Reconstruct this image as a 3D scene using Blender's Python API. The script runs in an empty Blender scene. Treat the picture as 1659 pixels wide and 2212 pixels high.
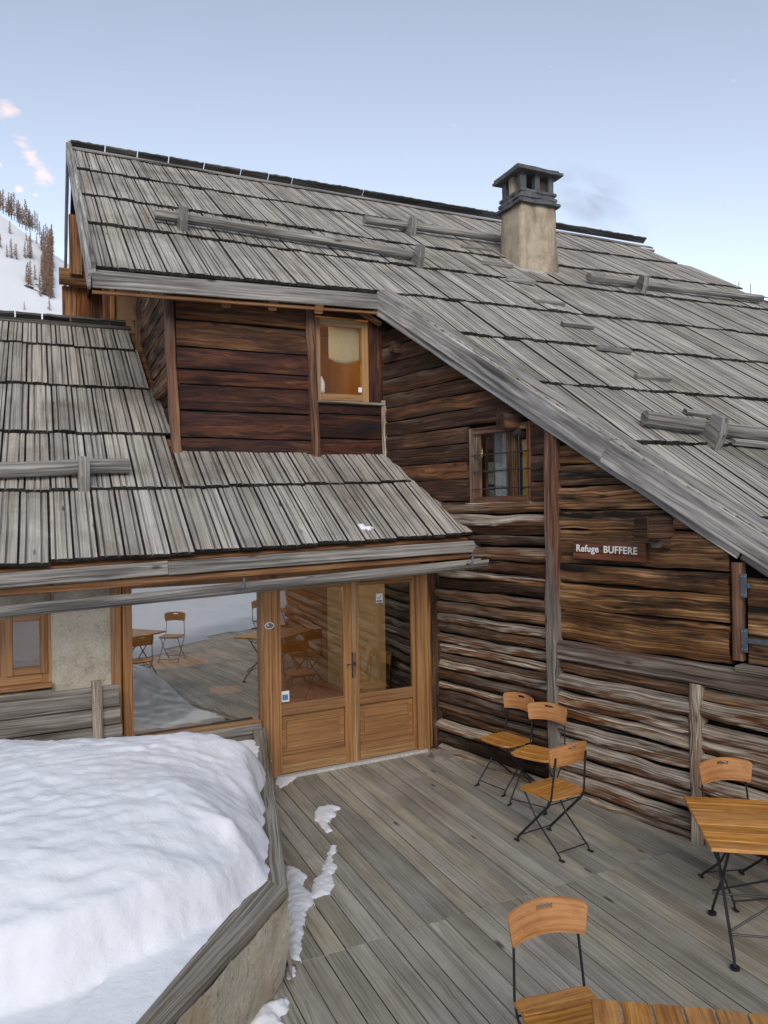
import bpy, math, random
import numpy as np
from mathutils import Vector, Matrix, noise as mnoise

random.seed(7)
rng = random.Random(11)
SC = bpy.context.scene
COL = SC.collection
PI = math.pi

# ------------------------------------------------------------------ camera geometry
F, CX, CY, RO, H = 1661., 830., 1106., .015, 2.7
CAM = Vector((0, 0, H))
UPZ = Vector((0, 0, 1))

def ray(x, y):
    a = x - CX; b = y - CY
    return Vector(((a - RO * b) / F, 1, -(b + RO * a) / F))

def gnd(x, y, z=0.):
    d = ray(x, y)
    return CAM + d * ((z - H) / d.z)

def hit(x, y, p, n):
    d = ray(x, y)
    return CAM + d * ((p - CAM).dot(n) / d.dot(n))

def fbm(x, y, z=0., o=4):
    return mnoise.fractal(Vector((x, y, z)), 1.0, 2.0, o)

def n1(x, y=0., z=0.):
    return mnoise.noise(Vector((x, y, z)))

# ------------------------------------------------------------------ planes of the place
B0 = gnd(945, 1612); B1 = gnd(1523.5, 1816)
WD = (B1 - B0).normalized(); WN = WD.cross(UPZ)              # long log wall: along, outward
T0 = gnd(597, 1681); T1 = gnd(908, 1622)
DD = (T1 - T0).normalized(); DN = DD.cross(UPZ)              # glazed entrance wall
TH = math.radians(24)
RX = Vector((math.cos(TH), math.sin(TH), 0)); RY = Vector((-math.sin(TH), math.cos(TH), 0))

def wl(x, y, o=0.): return hit(x, y, B0 + WN * o, WN)
def dw(x, y, o=0.): return hit(x, y, T0 + DN * o, DN)

class Roof:
    def __init__(s, A, ph):
        s.A = A; s.r = RX; c, q = math.cos(ph), math.sin(ph)
        s.s = RY * c + UPZ * q; s.n = -RY * q + UPZ * c
    def px(s, x, y, n=0.):
        p = hit(x, y, s.A + s.n * n, s.n) - s.A
        return p.dot(s.r), p.dot(s.s)
    def P(s, r, q, n=0.): return s.A + s.r * r + s.s * q + s.n * n
    def pt(s, x, y, n=0.): return hit(x, y, s.A + s.n * n, s.n)

MR = Roof(wl(1310, 985, .3), math.radians(33.5))
LR = Roof(wl(1030, 1165), math.radians(32))
DL = LR.pt(385, 985); DMN = -RY                                # dormer front wall plane
def dm(x, y, o=0.): return hit(x, y, DL + DMN * o, DMN)
def gb(x, y, o=0.): return hit(x, y, DL - RX * o, RX)          # gable side wall plane (faces -RX)

# ------------------------------------------------------------------ materials
def new_mat(name):
    m = bpy.data.materials.new(name); m.use_nodes = True
    nt = m.node_tree
    return m, nt, nt.nodes['Principled BSDF']

def N(nt, t, **kw):
    n = nt.nodes.new('ShaderNode' + t)
    for k, v in kw.items():
        if k.startswith('i_'):
            n.inputs[k[2:].replace('_', ' ')].default_value = v
        else: setattr(n, k, v)
    return n

def L(nt, a, b): nt.links.new(a, b)

def mapping(nt, src, sc, loc=(0, 0, 0)):
    m = N(nt, 'Mapping'); m.inputs['Scale'].default_value = sc; m.inputs['Location'].default_value = loc
    L(nt, src, m.inputs['Vector']); return m.outputs[0]

def noise(nt, vec, scale=1., detail=4., rough=.55, dist=0.):
    n = N(nt, 'TexNoise'); L(nt, vec, n.inputs['Vector'])
    n.inputs['Scale'].default_value = scale; n.inputs['Detail'].default_value = detail
    n.inputs['Roughness'].default_value = rough; n.inputs['Distortion'].default_value = dist
    return n.outputs['Fac']

def math_(nt, op, a, b=None, clamp=False):
    n = N(nt, 'Math', operation=op, use_clamp=clamp)
    for i, v in enumerate((a, b)):
        if v is None: continue
        if isinstance(v, (int, float)): n.inputs[i].default_value = v
        else: L(nt, v, n.inputs[i])
    return n.outputs[0]

def ramp(nt, fac, stops, interp='LINEAR'):
    r = N(nt, 'ValToRGB'); L(nt, fac, r.inputs[0]); cr = r.color_ramp; cr.interpolation = interp
    while len(cr.elements) > 1: cr.elements.remove(cr.elements[-1])
    cr.elements[0].position = stops[0][0]; cr.elements[0].color = (*stops[0][1], 1)
    for p, c in stops[1:]:
        e = cr.elements.new(p); e.color = (*c, 1)
    return r.outputs[0]

def g3(v): return (v, v, v)

def mix(nt, fac, a, b, mode='MIX'):
    n = N(nt, 'Mix', data_type='RGBA', blend_type=mode)
    if isinstance(fac, (int, float)): n.inputs[0].default_value = fac
    else: L(nt, fac, n.inputs[0])
    for i, v in ((6, a), (7, b)):
        if isinstance(v, tuple): n.inputs[i].default_value = (*v, 1)
        else: L(nt, v, n.inputs[i])
    return n.outputs[2]

def bump(nt, bsdf, h, strength, dist=.02, prev=None):
    b = N(nt, 'Bump'); b.inputs['Strength'].default_value = strength; b.inputs['Distance'].default_value = dist
    L(nt, h, b.inputs['Height'])
    if prev is not None: L(nt, prev, b.inputs['Normal'])
    L(nt, b.outputs[0], bsdf.inputs['Normal']); return b.outputs[0]

def wood(name, stops, stain=None, stain_amt=.5, stain_soft=.12, grain=34., along=1.3, isl=.3, rough=.82,
         bstr=.5, knots=.5, knot_col=(.03, .018, .01), warp=.05, stain2=None, stain2_amt=.4, crack=.5, spec=.25, low=(.7, 5.), sat=.1, under=0., base_sat=1., st_al=.55, zgrey=None, wt=(.9, .55, .5), dirt=None, objvar=0.):
    """weathered or sawn timber; UV x runs along the grain in metres, UV y across it"""
    m, nt, b = new_mat(name)
    uv = N(nt, 'UVMap').outputs[0]
    sx = N(nt, 'SeparateXYZ'); L(nt, uv, sx.inputs[0])
    wv = noise(nt, mapping(nt, uv, (1.7, 9, 1)), 1, 2)
    # knots bend the grain
    vor = N(nt, 'TexVoronoi'); L(nt, mapping(nt, uv, (1.6, 5.5, 1)), vor.inputs['Vector']); vor.inputs['Scale'].default_value = 1.0
    kd = vor.outputs['Distance']
    kc = N(nt, 'SeparateColor'); L(nt, vor.outputs['Color'], kc.inputs[0])
    kgate = math_(nt, 'LESS_THAN', kc.outputs[0], knots)
    near = ramp(nt, kd, [(0, g3(1)), (.3, g3(0))])
    bend = math_(nt, 'MULTIPLY', math_(nt, 'MULTIPLY', near, kgate), .02)
    yy = math_(nt, 'ADD', math_(nt, 'ADD', sx.outputs[1], math_(nt, 'MULTIPLY', math_(nt, 'SUBTRACT', wv, .5), warp)), bend)
    cb = N(nt, 'CombineXYZ'); L(nt, sx.outputs[0], cb.inputs[0]); L(nt, yy, cb.inputs[1])
    v = cb.outputs[0]
    fine = noise(nt, mapping(nt, v, (along, grain, 1)), 1, 3, .6)
    finer = noise(nt, mapping(nt, v, (along * 2.2, grain * 2.6, 1), (9, 4, 0)), 1, 3, .65)
    lowf = noise(nt, mapping(nt, uv, (low[0], low[1], 1), (3, 7, 0)), 1, 4, .6)
    t = math_(nt, 'ADD', math_(nt, 'MULTIPLY', fine, wt[0]), .5 - .5 * wt[0])
    t = math_(nt, 'ADD', t, math_(nt, 'MULTIPLY', math_(nt, 'SUBTRACT', finer, .5), wt[1]))
    t = math_(nt, 'ADD', t, math_(nt, 'MULTIPLY', math_(nt, 'SUBTRACT', lowf, .5), wt[2]))
    col = ramp(nt, t, stops)
    if stain is not None:
        f1 = noise(nt, mapping(nt, v, (st_al, 4.2, 1), (11, 5, 0)), 1, 5, .62)
        f1 = math_(nt, 'ADD', f1, math_(nt, 'MULTIPLY', math_(nt, 'SUBTRACT', fine, .5), .35))
        if zgrey:                                             # rain reaches the lower part
            oz = N(nt, 'SeparateXYZ'); L(nt, N(nt, 'TexCoord').outputs['Object'], oz.inputs[0])
            zr = ramp(nt, math_(nt, 'MULTIPLY', oz.outputs[2], .25), [(zgrey[0] / 4, g3(0)), (zgrey[1] / 4, g3(1))])
            f1 = math_(nt, 'ADD', f1, math_(nt, 'MULTIPLY', math_(nt, 'SUBTRACT', zr, .5), .5))
        if under:                                             # sheltered lower faces keep their brown
            nz_ = N(nt, 'SeparateXYZ'); L(nt, N(nt, 'NewGeometry').outputs['Normal'], nz_.inputs[0])
            f1 = math_(nt, 'ADD', f1, math_(nt, 'MULTIPLY', nz_.outputs[2], under))
        fac = ramp(nt, f1, [(max(0, stain_amt - stain_soft), g3(1)), (min(1, stain_amt + stain_soft), g3(0))])
        sc = ramp(nt, t, [(.3, tuple(c * .45 for c in stain)), (.7, tuple(min(1, c * 1.5) for c in stain))])
        col = mix(nt, fac, col, sc)
    if stain2 is not None:
        f2 = noise(nt, mapping(nt, v, (.8, 6, 1), (2, 17, 0)), 1, 5, .65)
        fac = ramp(nt, f2, [(max(0, stain2_amt - .08), g3(1)), (min(1, stain2_amt + .08), g3(0))])
        col = mix(nt, fac, col, stain2)
    # drying cracks
    ck = noise(nt, mapping(nt, v, (.9, grain * 1.15, 1), (5, 1, 0)), 1, 2, .5)
    ckm = ramp(nt, ck, [(.27, g3(1)), (.345, g3(0))])
    col = mix(nt, math_(nt, 'MULTIPLY', ckm, crack), col, tuple(c * .12 for c in stops[0][1]))
    kn = ramp(nt, kd, [(.05, g3(1)), (.115, g3(0))])
    col = mix(nt, math_(nt, 'MULTIPLY', math_(nt, 'MULTIPLY', kn, kgate), .85), col, knot_col)
    if dirt:                                                  # grime and damp lying across the boards
        ob = N(nt, 'TexCoord').outputs['Object']
        dn_ = noise(nt, ob, dirt[1], 6, .65, .4)
        col = mix(nt, ramp(nt, dn_, [(.46, g3(0)), (.68, g3(dirt[2]))]), col, dirt[0], 'MULTIPLY')
    ri = N(nt, 'NewGeometry').outputs['Random Per Island']
    hs = N(nt, 'HueSaturation')
    val = math_(nt, 'ADD', math_(nt, 'MULTIPLY', ri, 2 * isl), 1 - isl)
    if objvar: val = math_(nt, 'MULTIPLY', val, math_(nt, 'ADD', math_(nt, 'MULTIPLY', N(nt, 'ObjectInfo').outputs['Random'], 2 * objvar), 1 - objvar))
    L(nt, val, hs.inputs['Value'])
    rs = math_(nt, 'FRACT', math_(nt, 'MULTIPLY', ri, 7.31))
    L(nt, math_(nt, 'ADD', math_(nt, 'MULTIPLY', rs, 2 * sat), base_sat - sat), hs.inputs['Saturation'])
    L(nt, col, hs.inputs['Color'])
    L(nt, hs.outputs[0], b.inputs['Base Color'])
    b.inputs['Roughness'].default_value = rough
    b.inputs['Specular IOR Level'].default_value = spec
    hgt = math_(nt, 'SUBTRACT', math_(nt, 'ADD', fine, math_(nt, 'MULTIPLY', finer, .4)), math_(nt, 'MULTIPLY', ckm, crack))
    bump(nt, b, hgt, bstr, .016)
    return m

GREY = [(.25, (.07, .062, .055)), (.42, (.21, .19, .17)), (.56, (.37, .345, .31)), (.75, (.56, .53, .485))]
M = {}
M['roof'] = wood('weathered_shingle', [(.26, (.13, .115, .096)), (.42, (.285, .263, .226)), (.55, (.405, .378, .33)), (.72, (.55, .52, .462))],
                 isl=.14, sat=.15, knots=.45, crack=.6, bstr=.5, grain=62, along=.5, warp=.012, wt=(.75, .4, .45), knot_col=(.05, .04, .033), dirt=((.5, .46, .4), .9, .75))
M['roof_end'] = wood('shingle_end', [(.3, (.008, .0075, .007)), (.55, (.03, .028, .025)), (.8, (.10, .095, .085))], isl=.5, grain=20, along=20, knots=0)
M['roof_groove'] = wood('shingle_groove', [(.28, (.065, .058, .05)), (.45, (.16, .147, .128)), (.6, (.25, .233, .203)), (.8, (.36, .338, .297))], isl=.3, grain=40, along=1., knots=0)  # darker shade of the board wood, standing in for shadow inside the grooves
M['roof_low'] = wood('weathered_shingle_low', [(.26, (.125, .112, .094)), (.42, (.3, .277, .24)), (.55, (.43, .402, .35)), (.72, (.58, .55, .485))],
                     isl=.17, sat=.15, knots=.55, crack=.7, bstr=.5, grain=62, along=.5, warp=.012, wt=(.8, .45, .5), knot_col=(.045, .036, .03), dirt=((.45, .41, .36), .9, .8))
M['grey'] = wood('grey_timber', [(.27, (.075, .068, .06)), (.43, (.19, .177, .157)), (.56, (.3, .282, .252)), (.74, (.47, .445, .4))],
                 stain=(.085, .08, .074), stain_amt=.42, isl=.15, knots=.6, crack=.6, grain=44, along=.8, warp=.03, wt=(.8, .45, .5))
M['greydark'] = wood('dark_grey_timber', [(.27, (.025, .023, .021)), (.43, (.07, .066, .06)), (.56, (.125, .118, .108)), (.74, (.25, .236, .215))],
                     stain=(.035, .033, .032), stain_amt=.42, isl=.15, knots=.5, crack=.55, grain=44, along=.8, warp=.03, wt=(.8, .45, .5))
M['silver'] = wood('silver_fascia', [(.26, (.12, .113, .104)), (.42, (.28, .268, .245)), (.56, (.43, .413, .378)), (.74, (.6, .58, .535))],
                   stain=(.085, .082, .08), stain_amt=.44, stain_soft=.14, isl=.08, knots=1.0, crack=.4, grain=34, along=.6, warp=.06, bstr=.3, wt=(.7, .35, .7), low=(1.1, 5))
M['log_grey'] = wood('log_grey', [(.28, (.06, .046, .034)), (.43, (.215, .175, .132)), (.56, (.41, .345, .268)), (.72, (.68, .595, .475))],
                     stain=(.2, .088, .036), stain_amt=.47, stain_soft=.1, isl=.28, knots=.7, crack=.95, bstr=1., grain=70, along=1.0, warp=.022, low=(1.3, 7),
                     stain2=(.01, .0075, .006), stain2_amt=.36, under=.22, st_al=.9, wt=(.85, .55, .45))
M['log_brown'] = wood('log_brown', [(.28, (.024, .013, .008)), (.43, (.1, .048, .023)), (.56, (.22, .115, .055)), (.74, (.43, .275, .155))],
                      stain=(.19, .15, .11), stain_amt=.4, stain_soft=.09, isl=.3, knots=.7, crack=.95, bstr=1., grain=66, along=1.0, warp=.022, low=(1.3, 7),
                      stain2=(.009, .0065, .005), stain2_amt=.38, under=-.15, st_al=.9, wt=(.85, .55, .45))
M['log_char'] = wood('log_char', [(.28, (.009, .006, .0045)), (.45, (.036, .018, .01)), (.6, (.092, .043, .021)), (.78, (.26, .155, .085))],
                     stain=(.13, .105, .08), stain_amt=.38, stain_soft=.08, isl=.35, knots=.6, crack=.8, bstr=1., grain=66, along=1.0, warp=.022, low=(1.3, 7), under=-.12, st_al=.9, wt=(.75, .5, .5))
M['plank_gold'] = wood('plank_gold', [(.26, (.028, .015, .008)), (.42, (.12, .058, .026)), (.56, (.26, .137, .062)), (.74, (.5, .335, .19))],
                       stain=(.075, .034, .016), stain_amt=.43, stain_soft=.1, isl=.2, knots=1., crack=.9, bstr=.9, grain=56, along=.8, warp=.05,
                       stain2=(.012, .009, .007), stain2_amt=.455, low=(1.0, 5), st_al=.7, knot_col=(.02, .01, .006), wt=(.7, .5, .7))
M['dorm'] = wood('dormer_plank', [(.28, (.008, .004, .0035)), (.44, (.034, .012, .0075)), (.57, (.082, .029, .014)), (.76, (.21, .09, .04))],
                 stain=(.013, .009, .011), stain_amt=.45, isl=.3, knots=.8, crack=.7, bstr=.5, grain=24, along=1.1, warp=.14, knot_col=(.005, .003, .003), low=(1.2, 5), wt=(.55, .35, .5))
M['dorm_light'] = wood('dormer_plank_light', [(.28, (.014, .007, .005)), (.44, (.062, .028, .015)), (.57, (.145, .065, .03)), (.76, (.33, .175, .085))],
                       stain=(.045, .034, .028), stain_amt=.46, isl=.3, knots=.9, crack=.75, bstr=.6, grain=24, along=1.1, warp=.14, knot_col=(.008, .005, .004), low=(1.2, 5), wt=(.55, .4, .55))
M['joint'] = wood('shaded_joint', [(.3, (.004, .003, .0025)), (.5, (.012, .008, .006)), (.65, (.03, .018, .012)), (.8, (.08, .05, .033))], isl=.3, knots=0, grain=50, along=1.2)  # shade between the logs put into the colour of their edge faces
M['post'] = wood('brown_post', [(.27, (.022, .011, .008)), (.43, (.09, .036, .02)), (.57, (.17, .08, .044)), (.78, (.32, .18, .105))],
                 stain=(.2, .165, .13), stain_amt=.4, isl=.15, knots=.5, crack=.8, bstr=.8, grain=24, along=.6, warp=.08)
M['post_tall'] = wood('tall_post', [(.27, (.022, .011, .008)), (.43, (.085, .036, .021)), (.57, (.155, .074, .043)), (.78, (.3, .175, .105))],
                     stain=(.19, .165, .14), stain_amt=.5, stain_soft=.1, isl=.1, knots=.6, crack=.9, bstr=.9, grain=34, along=1.2, warp=.08, zgrey=(1.0, 2.9))
M['post_grey'] = wood('grey_post', [(.27, (.03, .024, .02)), (.43, (.1, .08, .064)), (.57, (.2, .165, .135)), (.78, (.38, .33, .28))],
                      stain=(.09, .042, .024), stain_amt=.43, isl=.15, knots=.5, crack=.9, bstr=.9, grain=24, along=.6, warp=.08)
M['joinery'] = wood('honey_joinery', [(.3, (.17, .078, .028)), (.45, (.265, .13, .05)), (.56, (.33, .17, .068)), (.74, (.42, .235, .105))],
                    isl=.1, sat=.04, knots=.04, crack=.08, bstr=.12, grain=42, along=.8, warp=.05, rough=.5, spec=.4, low=(.5, 2))
M['joinery_dim'] = wood('faded_joinery', [(.3, (.22, .12, .05)), (.45, (.31, .18, .08)), (.56, (.38, .23, .11)), (.74, (.46, .3, .16))],
                        isl=.1, knots=.04, crack=.1, bstr=.12, grain=42, along=.8, rough=.55, low=(.5, 2))
M['soffit'] = wood('soffit_board', [(.3, (.09, .035, .013)), (.45, (.19, .085, .032)), (.56, (.28, .135, .052)), (.76, (.4, .22, .1))],
                   stain=(.05, .022, .012), stain_amt=.38, isl=.25, knots=.5, crack=.3, bstr=.3, grain=24, along=.7)
M['gable'] = wood('gable_board', [(.3, (.035, .012, .005)), (.45, (.1, .036, .012)), (.56, (.17, .066, .022)), (.76, (.3, .14, .055))],
                  stain=(.018, .009, .006), stain_amt=.44, isl=.4, knots=.5, crack=.3, bstr=.3, grain=20, along=.6)
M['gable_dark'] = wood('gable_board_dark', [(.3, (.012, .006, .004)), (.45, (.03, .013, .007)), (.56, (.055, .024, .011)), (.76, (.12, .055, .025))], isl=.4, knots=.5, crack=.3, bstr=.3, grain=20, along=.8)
M['deck'] = wood('deck_board', [(.27, (.155, .138, .106)), (.43, (.28, .257, .205)), (.56, (.38, .354, .288)), (.74, (.5, .47, .39))],
                 isl=.2, sat=.2, knots=.9, crack=.4, bstr=.35, grain=75, along=.7, warp=.014, rough=.72, spec=.3, wt=(.6, .4, .5), knot_col=(.045, .038, .03), low=(1.5, 9), dirt=((.62, .56, .47), 1.1, .55))
M['deck_edge'] = wood('deck_edge', [(.3, (.02, .017, .014)), (.5, (.05, .043, .035)), (.7, (.1, .09, .075))], isl=.3, knots=0, grain=40, along=1.)  # shade of the seams painted on the board sides
M['teak'] = wood('teak', [(.3, (.26, .10, .02)), (.45, (.42, .182, .04)), (.57, (.53, .25, .06)), (.75, (.63, .345, .1))],
                 isl=.14, sat=.04, objvar=.12, dirt=((.7, .58, .48), 7, .6), knots=0, crack=.2, bstr=.1, grain=40, along=1.6, warp=.06, rough=.42, spec=.45, low=(1.5, 4))
M['ply'] = wood('backrest_ply', [(.3, (.3, .12, .038)), (.45, (.42, .185, .062)), (.57, (.5, .24, .086)), (.75, (.58, .305, .118))],
                isl=.04, sat=.03, objvar=.12, dirt=((.62, .5, .4), 6, .6), knots=0, crack=.15, bstr=.06, grain=30, along=1.2, warp=.08, rough=.45, spec=.4, low=(1.5, 3))
M['planter'] = wood('planter_plank', [(.25, (.05, .044, .038)), (.42, (.14, .125, .108)), (.56, (.24, .218, .19)), (.76, (.4, .37, .33))],
                    stain=(.09, .07, .052), stain_amt=.42, isl=.25, knots=.6, crack=.45, bstr=.4, grain=26, along=.7)
M['coping'] = wood('coping_board', [(.27, (.085, .075, .062)), (.43, (.2, .182, .152)), (.56, (.32, .295, .25)), (.74, (.45, .42, .365))],
                    stain=(.17, .135, .085), stain_amt=.42, isl=.12, knots=.2, crack=.7, bstr=.7, grain=48, along=.6, warp=.03)
M['sign'] = wood('sign_board', [(.3, (.05, .018, .01)), (.45, (.1, .038, .02)), (.56, (.14, .056, .03)), (.76, (.2, .09, .05))],
                 isl=.02, knots=0, crack=.3, bstr=.2, grain=24, along=.7)
M['floor'] = wood('inside_floor', [(.3, (.25, .1, .03)), (.45, (.36, .16, .05)), (.56, (.42, .2, .07)), (.76, (.5, .27, .1))],
                  isl=.2, knots=.2, crack=.1, bstr=.1, grain=24, along=.6, rough=.4)

def plaster(name, c0, c1, c2, scale=1., bst=.6, stainc=None):
    m, nt, b = new_mat(name)
    v = N(nt, 'TexCoord').outputs['Object']
    a = noise(nt, v, 3.2 * scale, 6, .62); f = noise(nt, v, 34 * scale, 5, .7); p = noise(nt, v, 16 * scale, 4, .7, .6)
    col = ramp(nt, math_(nt, 'ADD', math_(nt, 'MULTIPLY', a, .55), math_(nt, 'MULTIPLY', f, .45)), [(.33, c0), (.5, c1), (.68, c2)])
    pit = ramp(nt, p, [(.3, g3(1)), (.38, g3(0))])
    col = mix(nt, math_(nt, 'MULTIPLY', pit, .5), col, tuple(c * .35 for c in c0))
    if stainc:
        s = noise(nt, mapping(nt, v, (2.6, 2.6, .55), (1.3, 0, 0)), 1.5, 5, .6)
        col = mix(nt, ramp(nt, s, [(.5, g3(0)), (.66, g3(.85))]), col, stainc)
    L(nt, col, b.inputs['Base Color']); b.inputs['Roughness'].default_value = .95; b.inputs['Specular IOR Level'].default_value = .1
    h = math_(nt, 'SUBTRACT', math_(nt, 'ADD', f, a), math_(nt, 'MULTIPLY', pit, .8))
    bump(nt, b, h, bst, .02)
    return m
M['plaster'] = plaster('lime_plaster', (.3, .265, .195), (.48, .435, .34), (.6, .56, .46), 1.3, .55)
M['chimney'] = plaster('chimney_render', (.27, .22, .155), (.43, .36, .265), (.54, .475, .37), 1.5, .55, (.2, .145, .095))
M['wall_low'] = plaster('terrace_render', (.36, .31, .225), (.52, .46, .355), (.62, .565, .455), .9, .8, (.42, .32, .2))
M['slab'] = plaster('slate_slab', (.055, .058, .058), (.11, .115, .115), (.2, .205, .2), 2., .7)
M['stone'] = plaster('flat_stone', (.2, .18, .15), (.32, .29, .25), (.42, .39, .34), 3., .6)
M['mortar'] = plaster('mortar', (.25, .235, .21), (.4, .385, .35), (.5, .48, .44), 2., .5)

def plain(name, c, rough=.6, metal=0., spec=.4, bs=0., var=.25, sc=40):
    m, nt, b = new_mat(name)
    v = N(nt, 'TexCoord').outputs['Object']
    f = noise(nt, v, sc, 4)
    L(nt, ramp(nt, f, [(.3, tuple(x * (1 - var) for x in c)), (.7, tuple(min(1, x * (1 + var)) for x in c))]), b.inputs['Base Color'])
    b.inputs['Roughness'].default_value = rough; b.inputs['Metallic'].default_value = metal; b.inputs['Specular IOR Level'].default_value = spec
    if bs: bump(nt, b, f, bs, .005)
    return m
M['iron'] = plain('black_iron', (.022, .024, .03), .42, .3, .5, .1)
M['handle'] = plain('dark_metal', (.05, .055, .06), .35, .7)
M['zinc'] = plain('zinc', (.32, .34, .36), .4, .8, .5, .1)
M['hinge'] = plain('galvanised_hinge', (.12, .135, .16), .45, .6)
M['sill'] = plain('pale_threshold', (.55, .56, .55), .5, .2)
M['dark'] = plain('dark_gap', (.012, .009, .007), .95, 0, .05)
M['letter'] = plain('white_paint', (.78, .76, .7), .6, 0, .3, 0, .08)
M['towel'] = plain('towel_cloth', (.62, .58, .42), .95, 0, .1, .4, .08, 120)
M['curtain'] = plain('grey_curtain', (.3, .33, .36), .95, 0, .1, .3, .1, 60)
M['curtain_y'] = plain('yellow_curtain', (.5, .36, .03), .95, 0, .1, .3, .1, 60)
M['room'] = plain('inside_wall', (.3, .165, .06), .8, 0, .2, 0, .15, 3)
M['room_pale'] = plain('inside_plaster', (.5, .48, .4), .9, 0, .1, 0, .1, 2)
M['panel_tan'] = plain('tan_panel', (.3, .18, .095), .7, 0, .2, .05, .08, 60)
M['white'] = plain('white_sticker', (.75, .76, .77), .5, 0, .3, 0, .05)
M['blue'] = plain('blue_print', (.1, .2, .38), .5, 0, .3, 0, .1)
M['greyprint'] = plain('grey_print', (.16, .19, .22), .5, 0, .3, 0, .2)
M['plastic'] = plain('white_plastic', (.7, .7, .68), .4, 0, .4, 0, .03)
M['rock'] = plain('rock', (.06, .055, .055), .95, 0, .1, .5, .5, 1.2)
M['bark'] = plain('larch_bark', (.085, .062, .05), .95, 0, .1, 0, .3, 1)
M['twig'] = plain('larch_twigs', (.3, .2, .125), .95, 0, .05, 0, .35, .8)
M['twig_dark'] = plain('larch_twigs_dark', (.2, .15, .12), .95, 0, .05, 0, .35, .8)

def cloth(name, c):
    m, nt, b = new_mat(name)
    v = N(nt, 'TexCoord').outputs['Object']; f = noise(nt, v, 90, 3)
    col = ramp(nt, f, [(.3, tuple(x * .85 for x in c)), (.7, c)])
    L(nt, col, b.inputs['Base Color']); b.inputs['Roughness'].default_value = .95; b.inputs['Specular IOR Level'].default_value = .1
    t = N(nt, 'BsdfTranslucent'); L(nt, col, t.inputs[0]); mx = N(nt, 'MixShader'); mx.inputs[0].default_value = .55
    L(nt, b.outputs[0], mx.inputs[1]); L(nt, t.outputs[0], mx.inputs[2])
    L(nt, mx.outputs[0], nt.nodes['Material Output'].inputs[0]); return m
M['towel'] = cloth('towel_cloth', (.72, .66, .46)); M['curtain_y'] = cloth('yellow_curtain', (.62, .44, .05))

def snow_mat(name, fine=1., dirt=.0, alb=1.):
    m, nt, b = new_mat(name)
    v = N(nt, 'TexCoord').outputs['Object']
    a = noise(nt, v, 2.3 * fine, 5, .6); f = noise(nt, v, 60 * fine, 5, .75); mid = noise(nt, v, 11 * fine, 4, .6, .4)
    col = ramp(nt, a, [(.3, (.78 * alb, .8 * alb, .835 * alb)), (.62, (.84 * alb, .852 * alb, .872 * alb))])
    if dirt:
        d = noise(nt, v, 1.1, 5, .6)
        col = mix(nt, ramp(nt, d, [(.56, g3(0)), (.75, g3(dirt))]), col, (.62, .6, .56))
    if dirt:                                                  # needles and grit
        vo = N(nt, 'TexVoronoi'); L(nt, mapping(nt, v, (7, 3.2, 7)), vo.inputs['Vector']); vo.inputs['Scale'].default_value = 1.
        vc = N(nt, 'SeparateColor'); L(nt, vo.outputs['Color'], vc.inputs[0])
        sp = math_(nt, 'MULTIPLY', math_(nt, 'LESS_THAN', vo.outputs['Distance'], .035), math_(nt, 'LESS_THAN', vc.outputs[0], .16))
        col = mix(nt, math_(nt, 'MULTIPLY', sp, .8), col, (.12, .08, .05))
    L(nt, col, b.inputs['Base Color']); b.inputs['Roughness'].default_value = .75; b.inputs['Specular IOR Level'].default_value = .25
    b.inputs['Subsurface Weight'].default_value = .0
    p = bump(nt, b, f, .18, .006)
    bump(nt, b, mid, .35, .03, p)
    return m
M['snow'] = snow_mat('snow_surface', 1., .5)
M['snow_far'] = snow_mat('snow_far', .02, 0., .82)

def glass(name, refl, tint=(.86, .9, .88), fk=1.):
    m = bpy.data.materials.new(name); m.use_nodes = True; nt = m.node_tree
    for n in list(nt.nodes): nt.nodes.remove(n)
    out = N(nt, 'OutputMaterial'); tr = N(nt, 'BsdfTransparent'); gl = N(nt, 'BsdfGlossy')
    tr.inputs[0].default_value = (*tint, 1); gl.inputs['Roughness'].default_value = 0.0; gl.inputs[0].default_value = (.95, .97, .96, 1)
    fr = N(nt, 'Fresnel'); fr.inputs[0].default_value = 1.45
    v = N(nt, 'TexCoord').outputs['Object']
    bp = N(nt, 'Bump'); bp.inputs['Strength'].default_value = .02; bp.inputs['Distance'].default_value = .01
    L(nt, noise(nt, v, 1.4, 1), bp.inputs['Height']); L(nt, bp.outputs[0], gl.inputs['Normal'])
    fac = math_(nt, 'ADD', math_(nt, 'MULTIPLY', fr.outputs[0], fk), refl, True)
    mx = N(nt, 'MixShader'); L(nt, fac, mx.inputs[0]); L(nt, tr.outputs[0], mx.inputs[1]); L(nt, gl.outputs[0], mx.inputs[2])
    L(nt, mx.outputs[0], out.inputs[0])
    return m
M['glass'] = glass('window_glass', .1)
M['glass_big'] = glass('coated_glass', .46, (.7, .76, .7))
M['glass_clear'] = glass('clear_glass', .0, (.95, .96, .95), .45)

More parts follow.
